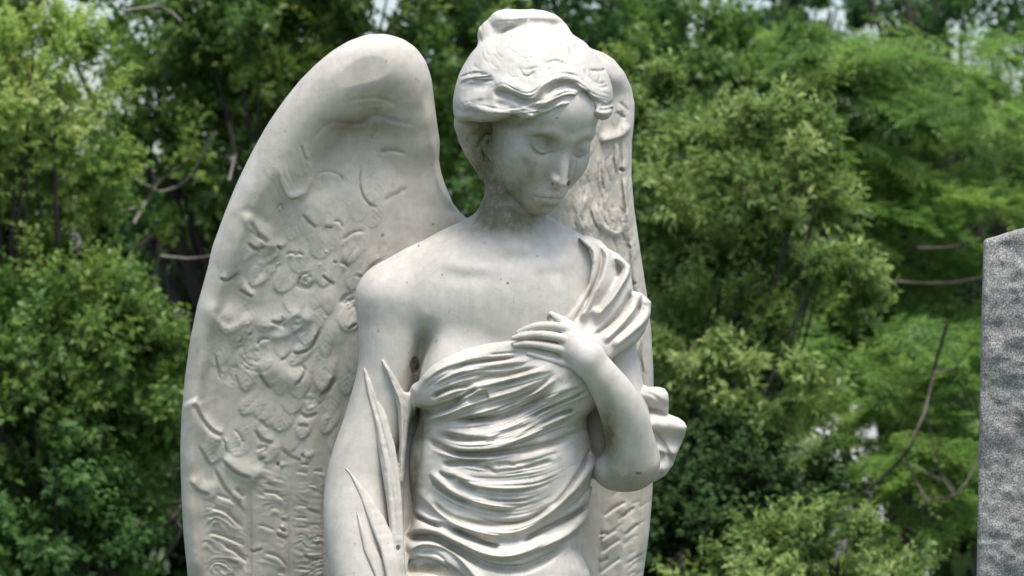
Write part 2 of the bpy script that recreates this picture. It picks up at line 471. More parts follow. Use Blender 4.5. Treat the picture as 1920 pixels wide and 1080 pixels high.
AL_SHADE.blob(1012, 262, 26, 12, .55); AL_SHADE.blob(965, 232, 60, 10, .5); AL_SHADE.blob(985, 300, 90, 60, .28); AL_SHADE.blob(1030, 385, 26, 8, .3)  # first patch paints the shade of the lid crease; cheek patch is stain
AL_SHADE.blob(800, 645, 24, 44, .42); AL_SHADE.blob(880, 785, 60, 8, .5); AL_SHADE.blob(835, 818, 40, 10, .45); AL_SHADE.blob(1140, 800, 18, 50, .9)  # armpit, fold hollows, gap by the forearm: shade painted into the colour
AL_SHADE.blob(1170, 895, 50, 26, .6); AL_SHADE.blob(1150, 850, 20, 40, .4); AL_SHADE.blob(790, 795, 20, 30, .9); AL_SHADE.blob(782, 860, 14, 60, .75); AL_SHADE.blob(775, 940, 14, 60, .55)  # algae on elbow and forearm; painted shade down the channel beside the sleeve
AL_SHADE.blob(850, 430, 40, 14, .3); AL_SHADE.blob(640, 260, 60, 40, .3); AL_SHADE.blob(700, 232, 90, 16, .6); AL_SHADE.blob(890, 250, 40, 24, .35); AL_SHADE.blob(640, 745, 40, 50, .3); AL_SHADE.blob(620, 860, 60, 60, .22); AL_SHADE.blob(800, 1065, 60, 12, .6); AL_SHADE.blob(1090, 285, 12, 8, .4)  # also paints shade on the side hair and in the low fold

ps = np.random.RandomState(23)
for i in range(70):                   # dark specks of lichen and soot
    x, y = ps.uniform(870, 1080), ps.uniform(230, 420); q = ps.uniform(.8, 1.7); GR.blob(x, y, q * ps.uniform(.8, 1.6), q, ps.uniform(.25, .7), ps.uniform(0, 3))
for i in range(110):
    x, y = ps.uniform(345, 1240), ps.uniform(80, 1080); q = ps.uniform(.8, 1.9); GR.blob(x, y, q * ps.uniform(.8, 1.8), q, ps.uniform(.3, .9), ps.uniform(0, 3))
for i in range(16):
    AL_SHADE.blob(ps.uniform(900, 1040), ps.uniform(260, 400), ps.uniform(5, 14), ps.uniform(4, 12), ps.uniform(.1, .3), ps.uniform(0, 3))

# ---- head, in its own frame (mm: x across, y up, z out of the face)
HS = 1.345; HC = P(1010.8, 233, 44)
def rot3(y, p, r):
    y, p, r = map(math.radians, (y, p, r))
    cy, sy, cp, sp, cr, sr = math.cos(y), math.sin(y), math.cos(p), math.sin(p), math.cos(r), math.sin(r)
    return np.array([[cr, -sr, 0], [sr, cr, 0], [0, 0, 1]]) @ np.array([[cy, 0, sy], [0, 1, 0], [-sy, 0, cy]]) @ np.array([[1, 0, 0], [0, cp, -sp], [0, sp, cp]])
HR = rot3(31, 26, -3)
def HW(x, y, z): return HR @ np.array([x, y, z], float) * HS + HC
def make_head():
    g = Grid((-92, -124, -116), (92, 118, 124), 1.0)
    g.ell((0, 28, -12), (70, 78, 90), 1)
    g.ell((0, -22, 20), (58, 80, 60), 24)
    g.ell((0, 40, 36), (57, 42, 45), 18)
    for s in (-1, 1):
        g.chain([(s * 46, -44, 2, 17), (s * 28, -77, 33, 14.5), (s * 8, -90, 57, 14)], 24)
        g.ell((s * 37, -26, 45), (23, 22, 21), 24); g.ell((s * 25, -42, 47), (18, 24, 22), 26)
    g.ell((0, -88, 64), (15, 13, 15), 16)
    for s in (-1, 1):                                     # sockets, brows, eyeballs under the lids
        g.ell((s * 31, 1, 87.6), (18, 13, 15), 16, 'sub')
        g.chain([(s * 8, 15, 76, 4.4), (s * 27, 21, 71, 4.8), (s * 46, 15, 57, 5)], 14)
        g.ell((s * 30.5, -1, 57), (19.5, 15.5, 17), 4)
    g.chain([(0, 16, 75, 5.5), (0, 2, 79, 4.8), (0, -14, 86, 4.2), (0, -32, 95.5, 4.6), (0, -43, 100, 5.2)], 9)
    g.ell((0, -30, 76), (8, 20, 14), 11)
    for s in (-1, 1): g.ell((s * 7.4, -42, 89), (5.0, 4.6, 8.5), 6)
    g.ell((0, -50, 82), (6, 7, 8), 8)
    g.ell((0, -70, 69), (25, 17, 17), 15)
    r = Relief(-92, -120, 92, 124, .5)
    for s in (-1, 1):
        r.stroke([(s * 49, 2), (s * 43, 8.5), (s * 37, 12.2), (s * 31, 13.6), (s * 24, 12.6), (s * 18, 9.5), (s * 13, 6)], 1.7, -1.9, ta=.2, tb=.08)     # lash line
        r.stroke([(s * 45, 2), (s * 38, 8), (s * 31, 10.2), (s * 24, 8.4)], 2.6, 1.9, ta=.2, tb=.2)           # lid margin
        r.stroke([(s * 48, -4), (s * 40, -11), (s * 31, -14), (s * 22, -11), (s * 15, -3)], 4.0, -1.8, ta=.2, tb=.2)
        r.stroke([(s * 15, 36), (s * 17.5, 43), (s * 14, 49)], 2.0, -1.5)
        r.stroke([(s * 4, 50), (s * 8, 51)], 1.8, -3.0)                                                    # nostril
        r.stroke([(s * 20, 73), (s * 22, 78)], 3.5, -1.6)
    r.stroke([(-15, 73), (-8, 68), (-3.5, 65.5), (0, 67.2), (3.5, 65.5), (8, 68), (15, 73)], 3.0, 1.5, ta=.25, tb=.25)
    r.stroke([(-12, 78.5), (0, 80.5), (12, 78.5)], 3.6, 1.7, ta=.3, tb=.3)
    r.stroke([(-17, 73.6), (-9, 72.8), (-4, 72), (0, 73.6), (4, 72), (9, 72.8), (17, 73.6)], 1.3, -2.9, ta=.12, tb=.12)
    r.stroke([(-11, 86), (0, 87.5), (11, 86)], 4.2, -2.6)
    r.stroke([(0, 54), (0, 62)], 3, -1.6)
    I, J, K = np.nonzero((np.abs(g.f) < 20) & (g.ax[2] > 25)[None, None, :])
    g.f[I, J, K] -= r.at(g.ax[0][I], -g.ax[1][J])
    return g

def inject(g, hg, k):
    """the head's field, turned and placed, blended into the body's grid"""
    c = np.array([HW(x, y, z) for x in (-92, 92) for y in (-124, 118) for z in (-116, 124)])
    sl = g.sl(c.min(0), c.max(0)); X, Y, Z = g.mesh(sl)
    Ri = (HR.T / HS).astype(f32)
    x, y, z = X - f32(HC[0]), Y - f32(HC[1]), Z - f32(HC[2])
    q = [((Ri[i, 0] * x + Ri[i, 1] * y + Ri[i, 2] * z) - f32(hg.lo[i])) / f32(hg.h) for i in range(3)]
    m = np.ones(q[0].shape, bool)
    for i in range(3): m &= (q[i] > 0) & (q[i] < hg.n[i] - 1.01)
    q = [a[m] for a in q]; b = [a.astype(np.int32) for a in q]; fr = [a - i for a, i in zip(q, b)]
    out = np.zeros(len(q[0]), f32)
    for dx in (0, 1):
        for dy in (0, 1):
            for dz in (0, 1):
                w = (fr[0] if dx else 1 - fr[0]) * (fr[1] if dy else 1 - fr[1]) * (fr[2] if dz else 1 - fr[2])
                out += w * hg.f[b[0] + dx, b[1] + dy, b[2] + dz]
    d = np.full(m.shape, 500, f32); d[m] = out * HS
    a = g.f[sl]; h = np.maximum(k - np.abs(a - d), 0) / k
    g.f[sl] = np.minimum(a, d) - h * h * (k * .25)

def C(pts):
    """(u, v, d, r) rows -> carving units"""
    return np.array([list(P(u, v, d)) + [r * (1 - d / CAMD)] for u, v, d, r in pts])

def torso(g, off=0.0):
    """the trunk, shared by the skin and (grown by off) by the gown"""
    o = off
    g.ell(P(940, 640, 0), (178 + o, 215 + o, 100 + o), 20)
    g.ell(P(925, 565, 30), (165 + o, 105 + o, 72 + o), 40)
    g.ell(P(862, 715, 62), (88 + o, 80 + o, 62 + o), 40)
    g.ell(P(1040, 705, 66), (90 + o, 80 + o, 62 + o), 40)
    g.ell(P(935, 880, 25), (168 + o, 190 + o, 100 + o), 30)
    g.ell(P(915, 1110, 25), (185 + o, 170 + o, 125 + o), 40)

def make_body(h=1.7):
    lo = P(585, 1120, -170); hi = P(1300, 70, 260)
    g = Grid((lo[0] - 12, lo[1], -190), (hi[0] + 12, hi[1], 250), h)
    torso(g)
    g.chain(C([(738, 560, -12, 68), (790, 520, -12, 62), (850, 492, -5, 56), (960, 480, -5, 58), (1070, 500, -15, 56), (1126, 540, -25, 50)]), 30, step=5)
    g.chain(C([(955, 415, 8, 45), (905, 448, -6, 46), (860, 475, -20, 46)]), 30, step=6); g.chain(C([(965, 415, 8, 45), (1060, 480, -25, 44)]), 30)
    g.chain(C([(965, 310, -6, 48), (962, 350, -6, 50), (959, 385, -4, 54), (955, 430, -2, 58), (948, 500, -4, 80)]), 24, step=8)
    g.chain(C([(920, 258, -8, 36), (924, 296, -8, 34), (942, 335, -4, 28)]), 18)
    g.chain(C([(914, 256, 46, 4.5), (908, 268, 46, 5.5), (912, 284, 48, 5.5), (923, 290, 50, 5)]), 4, step=6); g.chain(C([(929, 262, 52, 5), (928, 278, 52, 6)]), 5)
    # her right arm hangs
    g.chain(C([(742, 566, -10, 71), (737, 690, -8, 66), (706, 790, 0, 60), (674, 890, 16, 61), (671, 970, 38, 64), (680, 1060, 66, 63), (690, 1130, 86, 58)]), 22, step=7)
    # her left arm comes up across the breast
    g.chain(C([(1132, 555, -25, 48), (1156, 680, -8, 42), (1186, 860, 36, 48)]), 16, step=7)
    el = [(1189, 862, 52, 49), (1177, 806, 82, 44), (1157, 750, 112, 40), (1132, 710, 132, 34), (1108, 678, 142, 30)]
    g.chain(C(el), 12, step=5)
    g.ell(P(1168, 882, 44), (57, 40, 46), 16)
    for a, b in (((1104, 664, 140, 24), (1062, 621, 124, 12)), ((1104, 668, 146, 25), (1060, 640, 131, 12.5)), ((1106, 676, 144, 25), (1061, 660, 131, 12.5)), ((1108, 686, 140, 24), (1066, 680, 126, 11.5))):
        g.chain(C([a, b]), 12, smooth=False)
    for f in ([(1068, 621, 127, 10.5), (1050, 613, 129, 8.8), (1016, 611, 124, 7.6), (992, 616, 119, 6.8), (972, 623, 115, 5)],
              [(1066, 641, 135, 11), (1048, 633, 137, 8.8), (1010, 628, 130, 7.6), (984, 630, 123, 6.8), (963, 634, 118, 5)],
              [(1066, 662, 134, 11), (1048, 654, 136, 8.8), (1012, 647, 130, 7.6), (986, 645, 124, 6.6), (966, 647, 119, 5)],
              [(1070, 684, 129, 10.5), (1054, 680, 131, 8.4), (1030, 674, 129, 7.2), (1010, 668, 126, 6.2), (991, 663, 123, 4.8)]):
        g.chain(C(f), 1.5, step=6)
    g.chain(C([(1094, 645, 126, 18), (1070, 615, 118, 12), (1050, 600, 110, 9), (1032, 588, 106, 4.5)]), 6, step=6)
    inject(g, make_head(), 9)
    r = Relief(585, 60, 1300, 1120)
    r.stroke([(800, 486), (860, 499), (915, 504), (950, 498)], 14, 3.2); r.stroke([(820, 508), (870, 520), (930, 518)], 16, -2.6)
    r.stroke([(990, 496), (1040, 498), (1090, 488)], 14, 2.6); r.stroke([(1000, 514), (1060, 512)], 16, -2.2)
    r.blob(965, 487, 22, 14, -5)
    r.stroke([(925, 400), (945, 440), (965, 478)], 14, 4); r.stroke([(1005, 420), (990, 455), (978, 480)], 12, 3)
    r.stroke([(812, 590), (796, 640), (780, 700), (770, 740)], 16, -20, ta=.4, tb=0)     # armpit
    r.blob(777, 684, 8, 14, -3, .1, True)
    r.noise(60, .5, 1); r.noise(22, .15, 2)
    g.relief(r)
    g.front()
    return g

# ---- the gown: the trunk grown a little, cut to the cloth's outline, with carved folds
def on(g, u, v, up, r):
    d = g.depth(u, v) + up
    return (u, v, d, r)

def make_gown(bg, h=1.65):
    lo = P(600, 1120, -150); hi = P(1320, 425, 250)
    g = Grid((lo[0] - 12, lo[1], -170), (hi[0] + 8, hi[1], 230), h)
    torso(g, 9)
    # edge of the cloth
    edge = [(742, 1140), (748, 1000), (752, 900), (762, 820), (762, 760), (770, 728), (785, 716), (806, 694), (832, 675), (870, 656), (915, 645), (962, 639), (1010, 630),
            (1040, 612), (1075, 575), (1102, 530), (1112, 490), (1098, 462), (1085, 440), (1130, 440), (1200, 480), (1210, 640), (1150, 700), (1150, 760), (1180, 830), (1140, 900), (1130, 1140)]
    es = poly_sheet(edge, 590, 420, 1330, 1140, 2)
    m = np.abs(g.f) < 60
    I, J, K = np.nonzero(m); z = g.ax[2][K]; k = 1 - z / f32(CAMD)
    e = es.at(g.ax[0][I] / k + 960, 540 - g.ax[1][J] / k)
    a = g.f[I, J, K]; kk = 14.0
    hh = np.maximum(kk - np.abs(a - e), 0) / kk
    g.f[I, J, K] = np.maximum(a, e) + hh * hh * kk * .25
    g.f[~m & (g.f < 0)] = -30
    # outside the outline nothing of the core may stay
    X, Y, Z = g.mesh((slice(None), slice(None), slice(None)))
    kz = 1 - g.ax[2] / f32(CAMD)
    for l in range(g.n[2]):
        ee = es.at(np.repeat((g.ax[0] / kz[l] + 960)[:, None], g.n[1], 1), np.repeat((540 - g.ax[1] / kz[l])[None, :], g.n[0], 0))
        q = g.f[:, :, l]; np.maximum(q, np.where(ee > 0, ee, -500), out=q)
    r = Relief(590, 420, 1330, 1130)
    A = dict(o=(700, 620), k=4.0); B = dict(o=(700, 830), k=4.0)
    cr = lambda pts, w, hh, o, s=1, ta=.25, tb=.25: r.stroke(pts, w * .8, hh * .98, 'crest', s, ta, tb, **o)
    def gv(pts, w, hh, o, ta=.25, tb=.25):
        r.stroke(pts, w * .85, -hh * 1.05, 'ridge', 1, ta, tb, **o)
        if hh >= 6: AL_SHADE.stroke(pts, w * .8, min(.55, .05 * hh), 'ridge', 1, ta, tb, **o)  # painted shade that deepens the larger fold grooves
    def family(guides, o, n, seed, hs):
        """the many small folds that run between the big ones"""
        rs = np.random.RandomState(seed)
        G = []
        for q in guides:
            c = catmull(np.array(q, float), 20); t = np.linspace(0, len(c) - 1, 40); G.append(np.column_stack([np.interp(t, np.arange(len(c)), c[:, a]) for a in (0, 1)]))
        for i in range(len(G) - 1):
            for k in range(n):
                t = (k + rs.uniform(.2, .8)) / n; q = G[i] * (1 - t) + G[i + 1] * t + np.cumsum(rs.randn(40, 2) * .9, 0)
                a = rs.randint(0, 16); b = min(40, a + rs.randint(16, 40)); q = q[a:b:3]
                if len(q) < 3: continue
                h = rs.uniform(.4, 1) * hs
                r.stroke(q, rs.uniform(3.2, 6), h * 1.0, 'crest', 1, .45, .45, **o)
                r.stroke(q + [0, 12], rs.uniform(1.5, 2.6), -h * 1.3, 'ridge', 1, .45, .45, **o)
    # upper bust
    cr([(330, 440), (480, 300), (640, 240), (820, 195), (1100, 160)], 16, 7, A)
    gv([(540, 310), (700, 248), (850, 226), (1130, 192)], 4.0, 8, A)
    gv([(840, 185), (980, 172), (1120, 160)], 3, 3.5, A)
    cr([(400, 440), (560, 340), (780, 288), (950, 250), (1220, 222)], 12, 7, A)
    gv([(560, 350), (640, 325), (700, 305)], 3, 4.5, A)
    gv([(430, 505), (560, 440), (680, 420), (770, 392)], 4.5, 9, A, .15)
    gv([(700, 400), (850, 345), (1000, 330), (1270, 268)], 4.5, 9, A)
    cr([(470, 520), (600, 470), (700, 430)], 6, 5, A)
    cr([(600, 548), (700, 490), (860, 412), (1000, 368), (1250, 308), (1390, 285)], 13, 9, A, 1, .1)
    gv([(590, 545), (690, 485), (790, 432)], 4.5, 11, A, .1)
    gv([(690, 545), (780, 510), (870, 488)], 8, 7, A, .3, .1)
    cr([(420, 665), (560, 622), (720, 555), (880, 505), (1100, 440), (1330, 325)], 12, 9, A, 1, .1)
    gv([(310, 610), (440, 605), (590, 560), (730, 510)], 9, 20, A, .05, .4)
    gv([(860, 600), (1050, 530), (1220, 440), (1370, 315)], 4, 7, A)
    cr([(650, 690), (900, 600), (1100, 530), (1260, 440), (1420, 325)], 10, 7, A)
    gv([(560, 695), (760, 668), (950, 655), (1080, 610), (1240, 520), (1400, 420)], 8, 8, A)
    cr([(1100, 620), (1280, 540), (1420, 455), (1600, 390)], 8, 5, A)
    gv([(1165, 658), (1300, 590), (1450, 530), (1640, 435)], 3.6, 8, A, .1)
    gv([(1150, 600), (1250, 550), (1330, 520)], 3, 4, A)
    cr([(1180, 670), (1400, 560), (1650, 470)], 8, 5, A)
    cr([(470, 715), (620, 765), (850, 795), (1000, 740), (1300, 640)], 9, 7, A)
    gv([(480, 770), (640, 815), (880, 808)], 6, 8, A, .3, .15)
    cr([(1520, 605), (1400, 670), (1250, 740), (1050, 830), (900, 880), (640, 890), (480, 830)], 15, 12, A, -1, .12, .2)
    gv([(1510, 592), (1360, 645), (1210, 725), (1080, 800)], 4.5, 9, A, .08)
    gv([(1620, 720), (1330, 850), (1080, 900), (850, 925), (640, 918), (500, 870), (390, 800)], 7, 13, A, .3, .1)
    cr([(400, 870), (560, 935), (750, 965), (960, 945), (1200, 880)], 10, 6, A)
    gv([(500, 1000), (690, 985), (870, 985)], 5, 8, A)
    family([[(330, 440), (480, 300), (640, 240), (820, 200), (1120, 170)], [(380, 470), (560, 380), (760, 320), (960, 300), (1250, 260)], [(400, 560), (560, 500), (760, 420), (1000, 370), (1380, 290)], [(420, 660), (580, 620), (800, 540), (1100, 450), (1400, 330)],
            [(450, 700), (700, 680), (960, 620), (1240, 500), (1560, 390)], [(470, 760), (700, 800), (1000, 760), (1300, 620), (1660, 460)], [(480, 830), (680, 890), (1000, 860), (1300, 770), (1640, 640)]], A, 8, 61, 2.6)
    family([[(400, 80), (620, 140), (900, 150), (1250, 80), (1500, 20)], [(440, 200), (640, 270), (900, 300), (1250, 270), (1500, 150)], [(420, 230), (560, 360), (850, 470), (1150, 480), (1450, 350)], [(400, 400), (600, 540), (900, 620), (1150, 600), (1450, 400)],
            [(280, 420), (500, 600), (900, 720), (1150, 680), (1550, 400)], [(240, 700), (450, 690), (800, 860), (1100, 880), (1600, 640)]], B, 8, 62, 2.2)
    # waist
    cr([(460, 200), (640, 255), (760, 320), (960, 345), (1180, 345)], 9, 7, B)
    gv([(500, 172), (700, 163), (860, 195), (960, 250)], 5, 6, B)
    gv([(620, 275), (700, 330), (800, 365)], 5, 6, B)
    gv([(900, 165), (1000, 155), (1090, 185)], 3, 4, B); gv([(1100, 195), (1220, 165), (1350, 130)], 5, 6, B)
    gv([(480, 215), (560, 255), (640, 265)], 4, 6, B)
    cr([(420, 215), (500, 300), (640, 395), (850, 462), (1100, 495)], 9, 10, B, 1, .1)
    gv([(410, 235), (480, 330), (600, 410), (760, 470)], 4, 7, B)
    for q in ([(800, 420), (1000, 440), (1200, 430)], [(860, 500), (980, 515), (1180, 462)], [(760, 520), (900, 550), (1060, 545)], [(680, 520), (860, 580), (1080, 580), (1230, 520)], [(880, 380), (1050, 372), (1190, 355)]):
        gv(q, 2.6, 3.0, B)
    gv([(420, 430), (600, 560), (850, 608), (1100, 600), (1270, 520), (1420, 405)], 6, 9, B, .1)
    cr([(300, 340), (420, 455), (560, 575), (720, 645), (920, 690), (1110, 660), (1300, 545), (1440, 430), (1570, 290), (1720, 60)], 14, 14, B, 1, .15, .1)
    cr([(270, 480), (390, 560), (560, 610), (760, 700), (950, 770)], 9, 9, B)
    gv([(300, 540), (420, 600), (520, 640)], 5, 9, B)
    gv([(560, 630), (720, 700), (850, 755), (950, 785)], 8, 13, B, .3, .08)
    cr([(215, 700), (320, 650), (460, 665), (640, 745), (840, 835), (1020, 850), (1250, 785), (1450, 695), (1600, 560), (1660, 400)], 17, 16, B, 1, .1, .15)
    gv([(1110, 745), (1300, 640), (1500, 545), (1650, 430)], 5.5, 10, B, .1)
    gv([(1640, 10), (1560, 190), (1410, 410), (1300, 500)], 4.5, 7, B, .2)
    gv([(1740, 80), (1680, 220), (1570, 400), (1400, 550)], 3.5, 5, B)
    gv([(235, 725), (440, 712), (590, 790), (750, 875), (900, 935), (1050, 948), (1200, 918), (1460, 765)], 8, 18, B, .1, .2)
    cr([(250, 825), (350, 765), (500, 775), (620, 840), (700, 930), (790, 1040)], 12, 12, B, 1, .1, 0)
    for q in ([(330, 830), (460, 830), (560, 900)], [(300, 860), (430, 880), (520, 930)], [(510, 880), (600, 950), (660, 1010)]): gv(q, 3, 5, B)
    gv([(255, 925), (420, 935), (560, 985), (680, 1060)], 12, 28, B, .05, 0)
    gv([(1480, 760), (1560, 880), (1600, 1000)], 10, 4, B)
    # the deep channel beside the hanging sleeve
    r.stroke([(775, 770), (782, 800), (779, 840), (772, 890), (764, 940), (758, 1000)], 9, -34, ta=.1, tb=.1)
    # fine drag marks along the cloth
    rs = np.random.RandomState(3)
    for i in range(70):
        x = rs.uniform(800, 1110); y = rs.uniform(660, 960); a = -.35 + (y - 660) / 300 * .35 + rs.uniform(-.12, .12) - (x - 950) / 500
        l = rs.uniform(18, 46); gv([(x, y), (x + l * math.cos(a), y + l * math.sin(a))], 1.7, rs.uniform(.5, 1.5), dict(o=(0, 0), k=1))
    r.noise(26, .7, 11); r.noise(9, .22, 12)
    g.relief(r)
    # cloth over her left shoulder, drawn towards the hand
    sh = [(1050, 606), (1085, 566), (1104, 532), (1111, 495), (1104, 466), (1084, 446), (1100, 441), (1126, 450), (1140, 466), (1160, 476), (1182, 498), (1187, 546), (1203, 549), (1221, 566), (1220, 588),
          (1210, 622), (1192, 646), (1160, 662), (1130, 690), (1080, 650)]
    def shoulder(t):
        torso(t, 12)
        t.chain(C([(1060, 490, -10, 66), (1110, 512, -15, 70), (1150, 548, -20, 72)]), 30)
        t.chain(C([(1196, 585, -6, 36), (1170, 620, 28, 40), (1120, 655, 66, 40)]), 14)
        t.ell(P(1140, 580, 22), (50, 70, 52), 24)
        r2 = Relief(1030, 430, 1240, 700); D = dict(o=(1000, 420), k=3.858)
        cr = lambda p, w, h, s=1: r2.stroke(p, w, h, 'crest', s, .12, .12, **D)
        gv = lambda p, w, h: r2.stroke(p, w, -h, 'ridge', 1, .15, .15, **D)
        cr([(300, 95), (430, 190), (425, 300), (390, 400), (300, 530), (190, 660)], 8, 8)
        gv([(455, 140), (492, 225), (472, 375), (420, 480), (370, 590), (290, 715)], 3.2, 9)
        cr([(490, 150), (532, 235), (502, 370), (445, 480), (330, 700)], 9, 9)
        gv([(600, 270), (612, 350), (585, 430), (520, 530), (440, 640)], 8, 9); gv([(585, 250), (625, 330), (600, 400)], 3, 5)
        cr([(570, 210), (682, 290), (690, 345), (650, 425), (560, 560), (430, 690)], 9, 13, -1)
        gv([(716, 470), (660, 600), (550, 720), (420, 825)], 4.5, 12)
        cr([(725, 490), (770, 520), (735, 610), (630, 740), (500, 860)], 8, 8, -1)
        gv([(775, 545), (745, 665), (625, 775), (510, 885)], 3, 7)
        cr([(790, 520), (848, 575), (825, 680), (700, 800), (570, 900)], 9, 9, -1)
        gv([(800, 600), (770, 680), (690, 770)], 2.2, 3)
        for q in ([(470, 600), (560, 480)], [(640, 700), (700, 600)], [(400, 640), (470, 520)]): gv(q, 1.6, 2)
        r2.noise(16, .6, 4)
        t.relief(r2)
    g.masked(shoulder, poly_sheet(sh, 1020, 420, 1250, 710, 1), P(1030, 705, 0) - [0, 0, 80], P(1245, 430, 0) + [0, 0, 200], 11)
    # the fan of sleeve behind her bent elbow
    fan = [(1150, 728), (1172, 716), (1186, 714), (1203, 719), (1216, 725), (1232, 725), (1246, 728), (1253, 738), (1254, 756), (1253, 776), (1272, 783), (1283, 791), (1288, 800), (1284, 816), (1277, 834), (1269, 852), (1262, 872), (1246, 893), (1205, 915), (1150, 905)]
    fr = Relief(1120, 690, 1310, 940)
    fr.stroke([(1160, 740), (1215, 742), (1252, 748)], 16, 15, ta=.1, tb=0); fr.stroke([(1180, 800), (1230, 797), (1288, 803)], 17, 18, ta=.1, tb=0)
    fr.stroke([(1190, 850), (1235, 845), (1272, 852)], 12, 9, 'crest', 1, .1, 0); fr.stroke([(1200, 900), (1235, 880), (1258, 870)], 10, 8)
    fr.stroke([(1170, 772), (1215, 769), (1256, 779)], 5, -14, ta=.3, tb=0); fr.stroke([(1215, 800), (1240, 826), (1262, 868)], 4, -8, ta=.3, tb=0); fr.stroke([(1205, 732), (1230, 745), (1252, 768)], 3, -3)
    fr.noise(14, .7, 9)
    g.slab(fan, lambda u, v: -4 - .3 * (u - 1200), 25, 11, fr)
    # sleeve hanging from her right arm, with its sharp hems; stone left standing in the gaps
    g.chain(C([(752, 716, -30, 22), (744, 790, -24, 36), (738, 880, -10, 46), (732, 980, 6, 52), (726, 1080, 18, 58), (726, 1140, 22, 58)]), 6)
    g.chain(C([(780, 760, -30, 40), (775, 900, -20, 50), (775, 1100, -10, 55)]), 6)
    g.chain(C([(1140, 720, -40, 50), (1138, 830, -30, 44), (1124, 866, -40, 34)]), 10)
    arm = lambda t, off: t.chain(C([(742, 566, -10, 71 + off), (737, 690, -8, 66 + off), (706, 790, 0, 60 + off), (674, 890, 16, 61 + off), (671, 970, 38, 64 + off), (680, 1060, 66, 63 + off), (690, 1130, 86, 58 + off)]), 10, step=8)
    lo3, hi3 = P(620, 1138, 0) - [0, 0, 70], P(800, 660, 0) + [0, 0, 170]
    def fold3(t):
        arm(t, 3.5); t.chain(C([(700, 960, 64, 32), (716, 1040, 84, 44), (730, 1130, 100, 48)]), 18)
    g.masked(fold3, poly_sheet([(639, 870), (656, 890), (676, 934), (692, 978), (713, 1030), (724, 1080), (730, 1138), (770, 1138), (752, 1060), (738, 1012), (722, 972), (700, 936), (676, 908), (655, 882)], 610, 650, 810, 1140, 1), lo3, hi3, 6)
    g.masked(lambda t: arm(t, 6), poly_sheet([(667, 953), (673, 990), (682, 1032), (702, 1078), (716, 1138), (744, 1138), (728, 1070), (704, 1025), (684, 990), (674, 968)], 610, 650, 810, 1140, 1), lo3, hi3, 7)
    s2 = Relief(660, 660, 780, 1140)
    s2.stroke([(681, 686), (692, 740), (706, 790), (718, 850), (728, 920), (736, 1000), (741, 1130)], 9, 6, 'crest', 1, .1, 0)
    s2.stroke([(688, 712), (706, 770), (724, 836), (734, 900)], 2.2, -3); s2.stroke([(728, 870), (740, 960), (745, 1040)], 1.8, -2.5); s2.stroke([(712, 830), (722, 880), (730, 950)], 1.6, -2)
    s2.noise(9, .4, 3); s2.blob(746, 1028, 3.5, 5, -9, .3, True)
    g.slab([(681, 687), (687, 738), (698, 786), (708, 838), (717, 890), (725, 940), (731, 1000), (734, 1060), (738, 1138), (762, 1138), (760, 1060), (757, 1000), (753, 930), (748, 880), (741, 838), (726, 782), (706, 730), (689, 698)],
           lambda u, v: 24 + .15 * (v - 690) + .25 * (u - 720), 26, 6, s2)
    s1 = Relief(700, 650, 790, 1140)
    s1.stroke([(716, 673), (738, 722), (752, 760), (754, 830), (750, 900)], 8, 8, 'crest', 1, .1, 0)
    s1.stroke([(722, 686), (744, 730), (758, 772), (758, 840)], 2, -3); s1.stroke([(736, 705), (752, 738), (764, 765)], 1.8, -2.5)
    s1.noise(9, .4, 5)
    g.slab([(715, 672), (722, 700), (735, 724), (746, 770), (749, 830), (747, 872), (748, 940), (748, 1000), (748, 1138), (757, 1138), (756, 1000), (756, 940), (760, 860), (766, 800), (775, 764), (778, 742), (769, 738), (757, 734), (745, 713), (731, 690), (720, 676)],
           lambda u, v: 40 - .2 * (u - 716) + .03 * (v - 720), 26, 6, s1)
    g.chain(C([(782, 728, 44, 10), (775, 748, 40, 13), (768, 772, 34, 13)]), 6)
    return g

